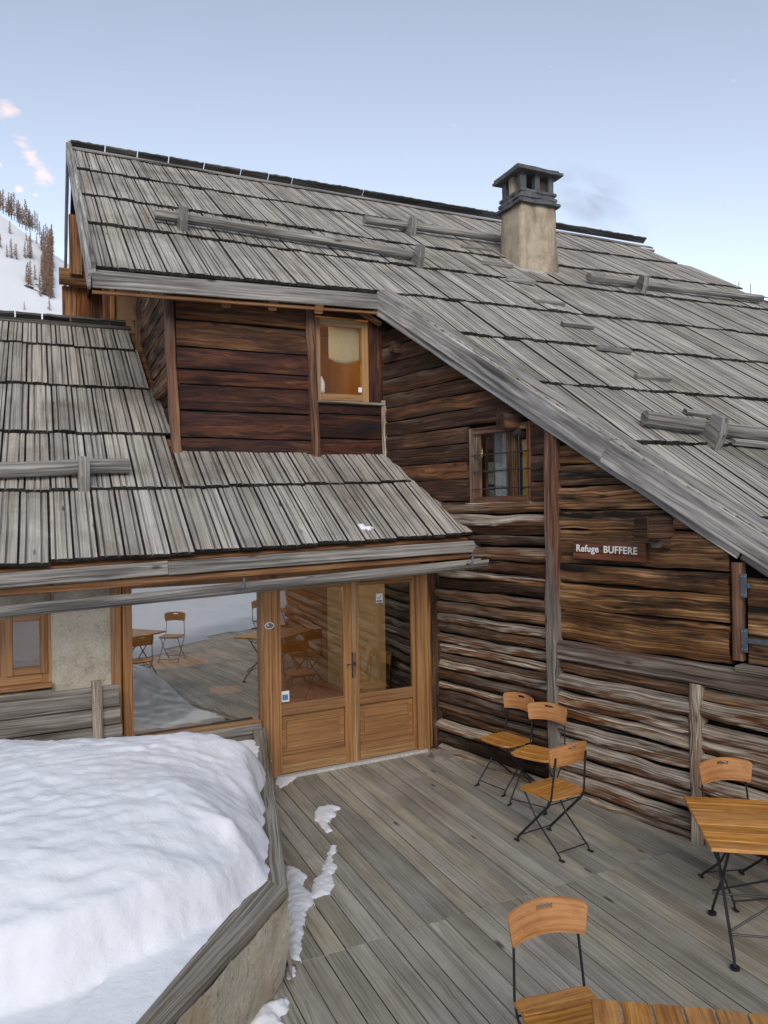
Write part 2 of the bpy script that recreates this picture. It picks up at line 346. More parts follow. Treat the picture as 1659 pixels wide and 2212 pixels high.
# ------------------------------------------------------------------ mesh building
class MB:
    def __init__(s): s.v = []; s.f = []; s.uv = []; s.m = []; s.mats = []
    def mi(s, mat):
        if mat not in s.mats: s.mats.append(mat)
        return s.mats.index(mat)
    def face(s, idx, uvs, mat):
        s.f.append(tuple(idx)); s.uv.extend(uvs); s.m.append(s.mi(mat))
    def sweep(s, pts, ax, ay, prof, mat, capmat=None, fn=None, vscale=1., ru=None, caps=True, kmat=None):
        """run a closed cross-section (x on ax, y on ay) along pts"""
        capmat = capmat or mat
        ru = rng.uniform(0, 60) if ru is None else ru; rv = rng.uniform(0, 60)
        n = len(prof); base = len(s.v)
        cum = [0.]
        for k in range(n):
            a, b = prof[k], prof[(k + 1) % n]
            cum.append(cum[-1] + math.hypot(a[0] - b[0], a[1] - b[1]))
        d = 0.; us = []
        for i, p in enumerate(pts):
            if i: d += (p - pts[i - 1]).length
            us.append(d)
            axx = ax[i] if isinstance(ax, list) else ax; ayy = ay[i] if isinstance(ay, list) else ay
            for k, (x, y) in enumerate(prof):
                if fn: x, y = fn(d, k, x, y, i / max(1, len(pts) - 1))
                s.v.append(p + axx * x + ayy * y)
        for i in range(len(pts) - 1):
            for k in range(n):
                k2 = (k + 1) % n
                a = base + i * n + k; b = base + i * n + k2
                s.face((a, b, b + n, a + n), ((us[i] + ru, cum[k] * vscale + rv), (us[i] + ru, cum[k + 1] * vscale + rv),
                                              (us[i + 1] + ru, cum[k + 1] * vscale + rv), (us[i + 1] + ru, cum[k] * vscale + rv)), (kmat or {}).get(k, mat))
        if caps:
            for e, i in ((0, 0), (1, len(pts) - 1)):
                idx = [base + i * n + k for k in range(n)]
                uv = [(p[0] + ru, p[1] + rv) for p in prof]
                if e == 0: idx.reverse(); uv.reverse()
                s.face(idx, uv, capmat)
    def bar(s, p0, p1, up, w, h, mat, capmat=None, ch=.006, jit=0., seg=None, off=(0, 0)):
        """timber of width w (sideways) and height h (along up), chamfered edges"""
        d = (p1 - p0); Ln = d.length; d.normalize()
        side = d.cross(up).normalized(); u2 = side.cross(d).normalized()
        a, b = w / 2, h / 2; ch = min(ch, a * .6, b * .6)
        prof = [(-a + ch, -b), (a - ch, -b), (a, -b + ch), (a, b - ch), (a - ch, b), (-a + ch, b), (-a, b - ch), (-a, -b + ch)]
        prof = [(x + off[0], y + off[1]) for x, y in prof]
        n = seg or (max(2, int(Ln / .12)) if jit else 1)
        sd = rng.uniform(0, 99)
        fn = None
        if jit:
            def fn(dd, k, x, y, t): return (x + jit * n1(dd * 2.2, k * .6, sd), y + jit * n1(dd * 2.2, k * .6 + 40, sd))
        pts = [p0 + (p1 - p0) * (i / n) for i in range(n + 1)]
        s.sweep(pts, side, u2, prof, mat, capmat, fn)
    def log(s, p0, p1, r, mat, capmat=None, wob=.06, n=12, bend=0., taper=1., up=UPZ):
        d = (p1 - p0); Ln = d.length; d.normalize()
        side = d.cross(up).normalized(); u2 = side.cross(d).normalized()
        sd = rng.uniform(0, 99); sg = max(3, int(Ln / .12))
        prof = [(r * math.cos(2 * PI * k / n), r * math.sin(2 * PI * k / n)) for k in range(n)]
        def fn(dd, k, x, y, t):
            f = (1 + (taper - 1) * t) * (1 + wob * n1(dd * 1.8, k * .5, sd) + wob * .6 * n1(dd * 6, k * 1.3, sd))
            return x * f, y * f
        pts = []
        for i in range(sg + 1):
            t = i / sg
            pts.append(p0 + (p1 - p0) * t + u2 * (bend * math.sin(PI * t)) + side * (r * .25 * n1(t * 2.2, sd)) + u2 * (r * .25 * n1(t * 2.2, sd + 9)))
        s.sweep(pts, side, u2, prof, mat, capmat, fn)
    def tube(s, pts, r, mat, n=8, flat=None):
        """round (or flat-bar) metal running along a polyline"""
        axs, ays = [], []
        for i, p in enumerate(pts):
            a = pts[max(0, i - 1)]; b = pts[min(len(pts) - 1, i + 1)]
            d = (b - a).normalized(); ref = Vector((1, 0, 0)) if abs(d.x) < .8 else Vector((0, 1, 0))
            sx = ref - d * ref.dot(d); sx.normalize(); axs.append(sx); ays.append(d.cross(sx))
        rx, ry = flat or (r, r)
        prof = [(rx * math.cos(2 * PI * k / n), ry * math.sin(2 * PI * k / n)) for k in range(n)]
        s.sweep(pts, axs, ays, prof, mat)
    def halflog(s, p0, p1, out, h, d, mat, flat=.6, amp=.1, capmat=None, wav=.012, up=UPZ):
        """one log or plank of a wall, its face rounded outwards"""
        sd = rng.uniform(0, 200); Ln = (p1 - p0).length; sg = max(3, int(Ln / .07))
        K = 9; prof = []
        for k in range(K):
            a = -PI / 2 + PI * k / (K - 1)
            sy = math.sin(a); cy = math.cos(a)
            prof.append((d * max(0, cy) ** flat, h / 2 * (abs(sy) ** .8) * (1 if sy >= 0 else -1)))
        prof += [(-.03, h / 2 - .005), (-.03, -h / 2 + .005)]
        def fn(dd, k, x, y, t):
            if k >= K: return x, y
            w = wav * n1(dd * 1.3, sd) + wav * .6 * n1(dd * 4.1, sd + 5)
            e = amp * (n1(dd * 2.1, k * .45, sd) + .6 * n1(dd * 7.5, k * 1.1, sd + 3))
            top = wav * .8 * n1(dd * 2.4, sd + 31) * (y / (h / 2))
            return max(.002, x * (1 + 1.6 * e)) if 0 < k < K - 1 else x, y + w + top
        pts = [p0 + (p1 - p0) * (i / sg) for i in range(sg + 1)]
        s.sweep(pts, out, up, prof, mat, capmat, fn, kmat={0: 'joint', K - 2: 'joint'})  # top and bottom edge faces coloured dark as joint shade
    def quad(s, a, b, c, d, mat, u=None, v=None):
        base = len(s.v); s.v += [a, b, c, d]
        u = u or (b - a).length; v = v or (d - a).length; ru = rng.uniform(0, 50); rv = rng.uniform(0, 50)
        s.face((base, base + 1, base + 2, base + 3), ((ru, rv), (ru + u, rv), (ru + u, rv + v), (ru, rv + v)), mat)
    def box(s, c, ax, ay, az, sx, sy, sz, mat, ch=.004):
        """axis-aligned block in the frame ax, ay, az; grain along ax"""
        s.bar(c - ax * (sx / 2), c + ax * (sx / 2), az, sy, sz, mat, ch=ch)
    def slab(s, ring, nrm, th, mat, edge=None):
        """prism from an outline"""
        base = len(s.v); n = len(ring); c0 = ring[0]
        ex = (ring[1] - ring[0]).normalized(); ey = nrm.cross(ex)
        ru = rng.uniform(0, 50)
        uv = [((p - c0).dot(ex) + ru, (p - c0).dot(ey) + ru) for p in ring]
        s.v += list(ring) + [p - nrm * th for p in ring]
        s.face(range(base, base + n), uv, mat)
        s.face(range(base + 2 * n - 1, base + n - 1, -1), uv[::-1], mat)
        for k in range(n):
            k2 = (k + 1) % n; w = (ring[k2] - ring[k]).length
            s.face((base + k, base + n + k, base + n + k2, base + k2), ((ru, ru), (ru, ru + th), (ru + w, ru + th), (ru + w, ru)), edge or mat)
    def build(s, name, parent=None, smooth=False, origin=None):
        me = bpy.data.meshes.new(name)
        o = Vector(origin) if origin is not None else Vector((0, 0, 0))
        me.from_pydata([tuple(v - o) for v in s.v], [], s.f)
        for m in s.mats: me.materials.append(M[m])
        me.polygons.foreach_set('material_index', s.m)
        ul = me.uv_layers.new(name='UVMap')
        ul.data.foreach_set('uv', [c for t in s.uv for c in t])
        if smooth: me.polygons.foreach_set('use_smooth', [True] * len(me.polygons))
        me.update()
        ob = bpy.data.objects.new(name, me); COL.objects.link(ob)
        if parent is not None:
            ob.parent = parent; ob.matrix_parent_inverse = Matrix.Identity(4)
            ob.location = o - (WORLD.get(parent.name, Vector((0, 0, 0))))
        else: ob.location = o
        WORLD[ob.name] = o
        return ob
WORLD = {}

def tag(o, label=None, cat=None, group=None, kind=None):
    if label: o['label'] = label
    if cat: o['category'] = cat
    if group: o['group'] = group
    if kind: o['kind'] = kind
    return o

def empty(name, loc=(0, 0, 0), rz=0.):
    o = bpy.data.objects.new(name, None); COL.objects.link(o)
    o.location = loc; o.rotation_euler = (0, 0, rz); o.empty_display_size = .2
    WORLD[o.name] = Vector(loc)
    return o

def copy_tree(o, parent=None):
    c = o.copy(); COL.objects.link(c); c.parent = parent
    for ch in list(o.children): copy_tree(ch, c)
    return c

def poly_at(pts, x):
    """piecewise-linear interpolation with extrapolation"""
    if x <= pts[0][0]: a, b = pts[0], pts[1]
    elif x >= pts[-1][0]: a, b = pts[-2], pts[-1]
    else:
        for a, b in zip(pts, pts[1:]):
            if a[0] <= x <= b[0]: break
    return a[1] + (b[1] - a[1]) * (x - a[0]) / (b[0] - a[0] + 1e-9)

# ================================================================== THE HUT
hut = empty('mountain_hut', (B0.x, B0.y, 0))
tag(hut, 'old timber mountain hut with grey plank roofs, log wall and glazed entrance', 'hut')
def part(mb, name, parent=hut, smooth=False): return mb.build(name, parent, smooth)

# ---- plank roofs
def shingle_course(mb, R, Lo, Up, r0, r1, smin, rmax, w=.2, th=.045, mat='roof', tuck=.1, smaxf=None, lift=.04):
    r = r0
    while r < r1:
        bw = w * rng.uniform(.75, 1.25)
        trim = smin is not None and poly_at(smin, r) > poly_at(Lo, r) - .02
        if trim: bw = .03
        rc = r + bw / 2
        lo = poly_at(Lo, rc) + rng.uniform(-.018, .012)
        if smin is not None: lo = max(lo, poly_at(smin, rc))
        hi = poly_at(Up, rc) + tuck
        if smaxf is not None: hi = min(hi, smaxf(rc))
        if rmax is not None and rc > rmax((lo + hi) / 2): break
        if hi - lo < .03: r += bw; continue
        g = .0055 if not trim else .0005
        W = bw - g; t = th * rng.uniform(.85, 1.15); q = .015 * rng.uniform(.7, 1.2); lf = rng.uniform(-.004, .006)
        gx = [.2, .245, .29] if rng.random() < .8 else [.34, .385, .43]
        prof = [(0, t - .009), (.008, t), (W * gx[0], t), (W * gx[1], t - q), (W * gx[2], t), (W * .5, t + .002),
                (W * (1 - gx[2]), t), (W * (1 - gx[1]), t - q), (W * (1 - gx[0]), t), (W - .008, t), (W, t - .009), (W, .004), (0, .004)]
        if trim: prof = [(0, t), (W, t), (W, .004), (0, .004)]; lf = 0
        n = max(2, int((hi - lo) / .35)); sd = rng.uniform(0, 99)
        cup = rng.uniform(-.004, .006)
        pts = []
        for i in range(n + 1):
            f = i / n; s = lo + (hi - lo) * f
            full = (s - lo) / max(.3, poly_at(Up, rc) + tuck - poly_at(Lo, rc))
            pts.append(R.P(r, s, max(0, lift * (1 - full)) + lf))
        def fn(dd, k, x, y, t2):
            e = .012 * n1(k * .9, sd) if t2 == 0 else 0
            return x + .004 * n1(dd * 1.5, sd), y + cup * (1 - 4 * (x / W - .5) ** 2) + (.004 * n1(k * 1.7, sd, 4) if t2 == 0 else 0)
        mb.sweep(pts, R.r, R.n, prof, mat, 'roof_end' if not trim else mat, fn if not trim else None, kmat=None if trim else {2: 'roof_groove', 3: 'roof_groove', 6: 'roof_groove', 7: 'roof_groove', 0: 'roof_end', 9: 'roof_end', 10: 'roof_end', 12: 'roof_end'})  # groove and side faces take dark materials in place of shade
        r += bw

px = lambda R, *ps: [R.px(*p) for p in ps]
ridge = px(MR, (133, 322), (774, 432), (1415, 541))
rows = [ridge,
        px(MR, (150, 370), (680, 455), (1209, 542), (1519, 584)),
        px(MR, (170, 427), (829, 529), (1209, 582), (1584, 627)),
        px(MR, (195, 491), (829, 577), (1659, 677)),
        px(MR, (222, 590), (815, 640), (1659, 732)),
        px(MR, (972, 729), (1659, 794)),
        px(MR, (1134, 835), (1659, 875)),
        px(MR, (1332, 967), (1659, 975)),
        px(MR, (1579, 1130), (1659, 1132))]
last = [(rows[-1][0][0] - 1, rows[-1][0][1] - 1.15), (rows[-1][0][0] + 6, rows[-1][0][1] - 1.2)]
rows.append(last)
lv = px(MR, (148, 330), (222, 590)); rleft = (lv[0][0] + lv[1][0]) / 2
verge = px(MR, (820, 641), (1317, 967), (1659, 1180))
vs = sorted(verge)                                            # s as a function of r along the slanting verge
rr_pts = sorted([(q, r) for r, q in px(MR, (1415, 541), (1519, 584), (1590, 625))])
def rright(s): return min(poly_at(rr_pts, s), rr_pts[0][1] + (rr_pts[0][0] - s) * .35 + .2, 12.)
corner_r = vs[0][0]
def smin_for(i):
    if i < 5: return None
    return vs
mb = MB()
for i in range(1, len(rows)):
    r0 = rleft
    if i >= 5:                                                # below the eave corner only the flank over the log wall goes on
        r0 = corner_r - .02
    shingle_course(mb, MR, rows[i], rows[i - 1], r0, 12.5, smin_for(i), rright, .2, .04, 'roof', .1 if i > 1 else 0., None, .036)
roof = part(mb, 'roof')

# soffit sheet under the boards
mb = MB()
def RP(R, r, s, n): return R.P(r, s, n)
top = lambda r: poly_at(ridge, r)
evl, evr = rows[4][0], rows[4][1]
ring = [MR.P(rleft, evl[1] + .02, -.012), MR.P(corner_r, evr[1] + .02, -.012)]
k = 12
ring += [MR.P(vs[0][0] + (vs[-1][0] - vs[0][0]) * i / k + .03, poly_at(vs, vs[0][0] + (vs[-1][0] - vs[0][0]) * i / k), -.012) for i in range(1, k + 1)]
e = poly_at(vs, vs[-1][0] + .35)
ring += [MR.P(vs[-1][0] + .35, e, -.012), MR.P(9.5, e, -.012)] + [MR.P(min(9.5, rright(q) - .3), q, -.012) for q in np.linspace(e + .3, top(ridge[-1][0]) - .3, 8)] + [MR.P(ridge[-1][0] - .2, top(ridge[-1][0]) - .02, -.012), MR.P(rleft, top(rleft) - .02, -.012)]
mb.slab(ring, MR.n, .03, 'soffit')
part(mb, 'soffit', roof)

# back slope of the roof
mb = MB()
s2 = (RY * math.cos(math.radians(33.5)) - UPZ * math.sin(math.radians(33.5))); nb = RY * math.sin(math.radians(33.5)) + UPZ * math.cos(math.radians(33.5))
rA = MR.P(rleft, top(rleft), 0); rB = MR.P(ridge[-1][0], top(ridge[-1][0]), 0)
mb.slab([rA + nb * .03, rB + nb * .03, rB + s2 * 5.5 + nb * .03, rA + s2 * 5.5 + nb * .03], nb, .04, 'roof')
q_ = 0.
while q_ < 3.: mb.bar(rA + RX * (q_ + .13) - nb * .03, rA + RX * (q_ + .13) - nb * .03 + s2 * 5.45, nb, .25, .03, 'gable'); q_ += .26
part(mb, 'rear_slope', roof)
# ridge capping: the rear boards project above the front ones, gaps between them
mb = MB()
rl = (rB - rA).length; x = -.02; i = 0
while x < rl:
    w = rng.uniform(.38, .62) if x < 3.6 else rng.uniform(.9, 1.6)
    if i in (4, 7): w *= 1.25
    g = .02 if x < 5 else .004
    w = min(w, rl - x)
    sg = max(2, int(w / .06)); sd = rng.uniform(0, 50)
    p0 = rA + RX * x; p1 = rA + RX * (x + w - g)
    prof = [(-.016, -.03), (.016, -.03), (.016, .115), (-.016, .115)]
    def fn(dd, k, xx, yy, t): return xx, yy + (.012 * n1(dd * 14, sd) + rng.uniform(-.006, .006) if k in (2, 3) else 0)
    # boards lean over the front slope
    mb.sweep([p0 + (p1 - p0) * (j / sg) + MR.n * .06 for j in range(sg + 1)], nb, -s2, prof, 'greydark', 'greydark', fn)
    x += w; i += 1
part(mb, 'ridge_cap', roof)
mb = MB()
mb.bar(MR.P(rleft - .03, top(rleft) - .16, .075), MR.P(ridge[-1][0] - .25, top(ridge[-1][0] - .25) - .16, .075), MR.n, .12, .025, 'grey', jit=.004)
part(mb, 'ridge_batten', roof)

# verge boards
def vpt(x, y, n=.03): return MR.pt(x, y, n)
VD = (MR.P(*vs[-1], 0) - MR.P(*vs[0], 0)).normalized()
VN = VD.cross(UPZ).normalized()                               # outward (towards the camera)
if VN.y > 0: VN = -VN
VU = VN.cross(VD).normalized()
if VU.z < 0: VU = -VU
va, vj, vb = MR.P(*vs[0], .055), MR.P(*vs[1], .055), MR.P(*vs[-1], .055)
vb = vb + (vb - vj).normalized() * 1.6
def verge_board(a, b, w, h, dn, out, mat, name):
    mb = MB()
    mb.bar(a + VU * dn + VN * out, b + VU * dn + VN * out, VU, w, h, mat, jit=.005, ch=.008)
    return part(mb, name, roof)
verge_board(va - VD * .05, vj, .03, .195, -.08, .03, 'silver', 'verge_board')
verge_board(vj + VD * .005, vb, .032, .21, -.09, .032, 'silver', 'verge_board')
low_end = vj + (vb - vj).normalized() * ((MR.pt(1525, 1170) - vj).length)
verge_board(va + VD * .02, low_end, .026, .1, -.212, .012, 'silver', 'verge_board')
verge_board(low_end + VD * .004, vb, .026, .1, -.21, -.03, 'grey', 'verge_board')
# flat cover strip lying on the verge
mb = MB()
mb.bar(va - VN * .07 + VU * .03, vb - VN * .07 + VU * .03, MR.n, .17, .02, 'grey', jit=.006)
part(mb, 'verge_cover', roof)
# eave board over the dormer
ea, eb = MR.P(rleft - .04, evl[1], .0), MR.P(corner_r + .03, evr[1], .0)
mb = MB(); mb.bar(ea - UPZ * .075 - RY * .03, eb - UPZ * .075 - RY * .03, UPZ, .035, .175, 'grey', jit=.004)
part(mb, 'eave_board', roof)
mb = MB(); mb.bar(ea - UPZ * .2 + RY * .01, eb - UPZ * .2 + RY * .01, UPZ, .04, .035, 'soffit')
part(mb, 'eave_batten', roof)
# left verge
la, lb = MR.P(rleft, top(rleft) + .12, .05), MR.P(rleft, evl[1] - .05, .05)
mb = MB(); mb.bar(la - RX * .03, lb - RX * .03, MR.n, .045, .16, 'silver', jit=.005)
part(mb, 'verge_board', roof)
mb = MB(); mb.bar(la - RX * .065 - MR.n * .1, lb - RX * .065 - MR.n * .1, MR.n, .03, .22, 'silver', jit=.005)
part(mb, 'verge_board', roof)
mb = MB(); mb.bar(rA - RX * .06 + nb * .03 - s2 * .05, rA - RX * .06 + nb * .03 + s2 * 5.5, nb, .05, .24, 'grey', jit=.005)
part(mb, 'verge_board', roof)

# stepping cleats up the flank
for x0, y0, x1, y1 in ((998, 532, 1063, 541), (1045, 567, 1108, 575), (1095, 602, 1155, 610), (1155, 650, 1218, 657), (1215, 699, 1281, 706),
                       (1292, 751, 1362, 760), (1373, 813, 1446, 821), (1480, 889, 1552, 900), (1584, 954, 1660, 961)):
    mb = MB(); mb.bar(MR.pt(x0, y0, .09), MR.pt(x1, y1, .09), MR.n, .07, .05, 'grey', jit=.004)
    part(mb, 'roof_cleat', roof)

# ---- lower roof
lrows = [px(LR, (0, 694), (275, 718)),
         px(LR, (0, 746), (298, 768)),
         px(LR, (0, 836), (338, 851)),
         px(LR, (0, 943), (365, 949)),
         px(LR, (0, 1073), (445, 1062), (895, 1050)),
         px(LR, (0, 1236), (500, 1199), (1028, 1163))]
rDL = (DL - LR.A).dot(RX)                                     # the dormer's side wall
sDL = (DL - LR.A).dot(LR.s)
rvl = sorted(px(LR, (835, 990), (1030, 1165)))                # edge along the log wall
mb = MB()
r_start = lrows[-1][0][0] - 1.2
for i in range(1, 6):
    Up = lrows[i - 1]; Lo = lrows[i]
    if i <= 3: shingle_course(mb, LR, Lo, Up, r_start, rDL - .03, None, lambda s: rDL - .06, .2, .04, 'roof_low', .1 if i > 1 else 0, None, .04)
    elif i == 4:
        shingle_course(mb, LR, Lo, Up, r_start, rDL - .03, None, lambda s: rDL - .08, .2, .04, 'roof_low', .1, None, .04)
        shingle_course(mb, LR, Lo, Up, rDL - .06, 1., None, lambda s: poly_at(sorted([(q, r) for r, q in rvl]), s - .35) + .02, .2, .04, 'roof_low', .1, lambda r: sDL + .03, .04)
    else:
        inv = sorted([(q, r) for r, q in rvl])
        shingle_course(mb, LR, Lo, Up, r_start, 1.2, None, lambda s: poly_at(inv, s - .38) - .02, .2, .04, 'roof_low', .1, None, .04)
lroof = part(mb, 'entrance_roof')
mb = MB()
lt = lambda r: poly_at(lrows[0], r); lbm = lambda r: poly_at(lrows[-1], r)
rr_top, rr_bot = rvl[0], rvl[-1]
ring = [LR.P(r_start, lbm(r_start) + .03, -.01), LR.P(rr_bot[0], rr_bot[1] + .03, -.01), LR.P(rr_top[0], rr_top[1], -.01), LR.P(rDL, sDL + .02, -.01), LR.P(rDL, lt(rDL), -.01), LR.P(r_start, lt(r_start), -.01)]
mb.slab(ring, LR.n, .03, 'soffit')
part(mb, 'soffit', lroof)
mb = MB()
rA2 = LR.P(r_start, lt(r_start), 0); rB2 = LR.P(px(LR, (275, 718))[0][0], lt(-2.5), 0)
rl2 = (rB2 - rA2).dot(RX); x = 0
n32 = RY * math.sin(math.radians(32)) + UPZ * math.cos(math.radians(32)); s32 = RY * math.cos(math.radians(32)) - UPZ * math.sin(math.radians(32))
while x < rl2 - .04:
    w = min(rng.uniform(.3, .55), rl2 - x); sd = rng.uniform(0, 50)
    p0 = rA2 + RX * x; p1 = rA2 + RX * (x + w - .02); sg = max(2, int(w / .06))
    prof = [(-.02, -.03), (.02, -.03), (.02, .12), (-.02, .12)]
    def fn(dd, k, xx, yy, t): return xx, yy + (.012 * n1(dd * 12, sd) + rng.uniform(-.005, .005) if k in (2, 3) else 0)
    mb.sweep([p0 + (p1 - p0) * (j / sg) + LR.n * .05 for j in range(sg + 1)], n32, -s32, prof, 'greydark', 'greydark', fn)
    x += w
part(mb, 'ridge_cap', lroof)
mb = MB(); mb.bar(rA2 - LR.s * .08 + LR.n * .06, rA2 + RX * (rl2 + .05) - LR.s * .08 + LR.n * .06, LR.n, .13, .03, 'greydark', jit=.004)
part(mb, 'ridge_batten', lroof)
mb = MB(); mb.slab([rA2 + n32 * .02, rA2 + RX * rl2 + n32 * .02, rA2 + RX * rl2 + s32 * 2.4 + n32 * .02, rA2 + s32 * 2.4 + n32 * .02], n32, .05, 'roof_low')
part(mb, 'rear_slope', lroof)
# eave board of the lower roof (two lengths)
E0, E1 = LR.P(r_start, lbm(r_start), 0), LR.P(rr_bot[0] + .02, rr_bot[1], 0)
jt = LR.pt(362, 1210, 0)
for a, b, dz in ((E0, jt - RX * .004, 0), (jt, E1, .004)):
    mb = MB(); mb.bar(a - UPZ * (.065 + dz) - RY * (.035 + dz), b - UPZ * (.065 + dz) - RY * (.035 + dz), UPZ, .035, .12, 'grey', jit=.004)
    part(mb, 'eave_board', lroof)
mb = MB(); mb.bar(E0 - UPZ * .165 + RY * .02, E1 - UPZ * .165 + RY * .02, UPZ, .05, .06, 'soffit')
part(mb, 'eave_batten', lroof)
# rafter ends under it
EP = (E1 - E0).normalized()
for xp, yp in ((190, 1240), (322, 1232), (450, 1222), (597, 1210), (740, 1198), (870, 1190)):
    p = hit(xp, yp, E0 - RY * -.06, RY); rq = (p - LR.A).dot(RX); p = LR.P(rq, lbm(rq) + .06, -.095)
    mb = MB(); mb.bar(p, p + LR.s * .75, LR.n, .09, .1, 'gable', ch=.01)
    part(mb, 'rafter', lroof)

# snow guards: a log behind pegs
def snow_guard(R, a, b, brs, rad, n=.17):
    P0, P1 = R.pt(*a, n), R.pt(*b, n)
    mb = MB(); mb.log(P0, P1, rad, 'grey', 'grey', .07, 12, up=R.n, taper=rng.uniform(.88, 1.0))
    sg = part(mb, 'snow_guard')
    for q in brs:
        c = R.pt(*q, .0)
        d = c - P0; u = (P1 - P0).normalized(); c = P0 + u * d.dot(u); c = c - R.n * ((c - R.A).dot(R.n))
        mb = MB()
        ring = [c - R.s * .26 + R.n * .02, c + R.s * .2 + R.n * .02, c + R.s * .13 + R.n * .12, c - R.s * (rad + .0) + R.n * .14, c - R.s * (rad + .0) + R.n * .33, c - R.s * (rad + .11) + R.n * .34, c - R.s * .24 + R.n * .2]
        w = .05
        ring2 = [p + RX * w for p in ring]
        mb.slab(ring2, RX, 2 * w, 'grey')
        b_ = part(mb, 'bracket', sg)
    return sg
snow_guard(MR, (335, 462), (907, 551), ((385, 485), (870, 556)), .07)
snow_guard(MR, (787, 474), (1092, 517), ((848, 490),), .068)
snow_guard(MR, (1272, 598), (1645, 645), ((1337, 617), (1625, 652)), .07)
snow_guard(MR, (1393, 901), (1720, 948), ((1475, 925),), .068)
snow_guard(LR, (-60, 1017), (279, 1006), ((176, 1030),), .075)

# ---- chimney
cb = MR.pt(1127, 591); cw = .0
def chx(x, y): return hit(x, y, cb, RY)
CWD = (chx(1209, 588) - cb).dot(RX)
CDP = CWD * .88
zt = chx(1122, 431).z; z0 = cb.z - .1
mb = MB()
def ring_at(z, e, f=0.):
    c = Vector((cb.x, cb.y, 0)) + RX * CWD / 2 + RY * CDP / 2
    a, b = CWD / 2 + e, CDP / 2 + e
    return [c + RX * sx * a + RY * sy * b + UPZ * z for sx, sy in ((-1, -1), (1, -1), (1, 1), (-1, 1))]
def shaft(mb, z0, z1, e0, e1, mat, n=14, m=8, amp=.012):
    rings = []; sd = rng.uniform(0, 50)
    for i in range(n + 1):
        t = i / n; z = z0 + (z1 - z0) * t
        e = e0 + (e1 - e0) * t + .05 * max(0, 1 - t * 3.5) ** 2 if e0 > e1 else e0 + (e1 - e0) * t
        R4 = ring_at(z, e); pts = []
        for k in range(4):
            for j in range(m):
                p = R4[k].lerp(R4[(k + 1) % 4], j / m)
                c = sum(R4, Vector()) / 4; d = (p - c); d.z = 0
                rd = 1 - .05 * (max(0, d.length - CWD * .58) / .1) if d.length > CWD * .58 else 1
                p = c + (p - c) * rd + d.normalized() * amp * fbm(p.x * 3 + sd, p.y * 3, p.z * 3)
                pts.append(p)
        rings.append(pts)
    b = len(mb.v); K = 4 * m
    for r_ in rings: mb.v += r_
    for i in range(n):
        for k in range(K):
            k2 = (k + 1) % K
            mb.face((b + i * K + k, b + i * K + k2, b + (i + 1) * K + k2, b + (i + 1) * K + k), ((k, i), (k + 1, i), (k + 1, i + 1), (k, i + 1)), mat)
    mb.face(range(b + n * K, b + n * K + K), [(0, 0)] * K, mat)
zbot = MR.P((cb - MR.A).dot(RX), (cb - MR.A).dot(MR.s)).z - .3
shaft(mb, zbot, zt, .015, -.035, 'chimney')
chim = part(mb, 'chimney', hut, True)
# mortar flashing round the foot
mb = MB()
mb.bar(cb - RX * .06 - RY * .03 + UPZ * .02, cb + RX * (CWD + .05) - RY * .03 + UPZ * .02, MR.n, .12, .07, 'mortar', jit=.012)
lf = MR.P((cb - MR.A).dot(RX) - .03, (cb - MR.A).dot(MR.s) - .05, .03)
mb.bar(lf, lf + MR.s * (CDP * 1.25), MR.n, .1, .06, 'mortar', jit=.012)
part(mb, 'flashing', chim)
# collar of rough slabs
z = zt - .02
mb = MB()
for li, (e, th) in enumerate(((.035, .045), (-.02, .05), (-.005, .045), (-.035, .045), (-.02, .045))):
    R4 = ring_at(z + th, e)
    pts = []
    for k in range(4):
        m = 9
        for j in range(m):
            p = R4[k].lerp(R4[(k + 1) % 4], j / m)
            c = sum(R4, Vector()) / 4; d = (p - c).normalized()
            pts.append(p + d * .035 * n1(p.x * 9, p.y * 9, z * 13) + UPZ * .018 * n1(p.x * 7, p.y * 7, z * 3 + 4))
    mb.slab(pts, UPZ, th * .93, 'slab')
    z += th
part(mb, 'stone_collar', chim)
zc = z
ztop = chx(1122, 366).z
for sx in (-1, 0, 1):
    for sy in (-1, 0, 1):
        if sx == 0 and sy == 0: continue
        c = Vector((cb.x, cb.y, 0)) + RX * (CWD / 2 + sx * (CWD / 2 - .1)) + RY * (CDP / 2 + sy * (CDP / 2 - .1))
        mb = MB(); mb.bar(c + UPZ * (zc - .03), c + UPZ * (ztop + .01), RY, .12 * rng.uniform(.85, 1.1), .11 * rng.uniform(.85, 1.1), 'chimney' if rng.random() < .4 else 'slab', jit=.014, seg=5)
        part(mb, 'stone_pillar', chim)
mb = MB()
for (z_, e, th, dx) in ((ztop, .065, .04, 0), (ztop + .042, .03, .035, -.03)):
    R4 = ring_at(z_ + th, e); pts = []
    for k in range(4):
        for j in range(7):
            p = R4[k].lerp(R4[(k + 1) % 4], j / 7); c = sum(R4, Vector()) / 4
            pts.append(p + (p - c).normalized() * .015 * n1(p.x * 6, p.y * 6, z_) + UPZ * .012 * n1(p.x * 3, p.y * 3, 9) + RX * dx)
    mb.slab(pts, UPZ, th, 'slab')
part(mb, 'chimney_cap', chim)

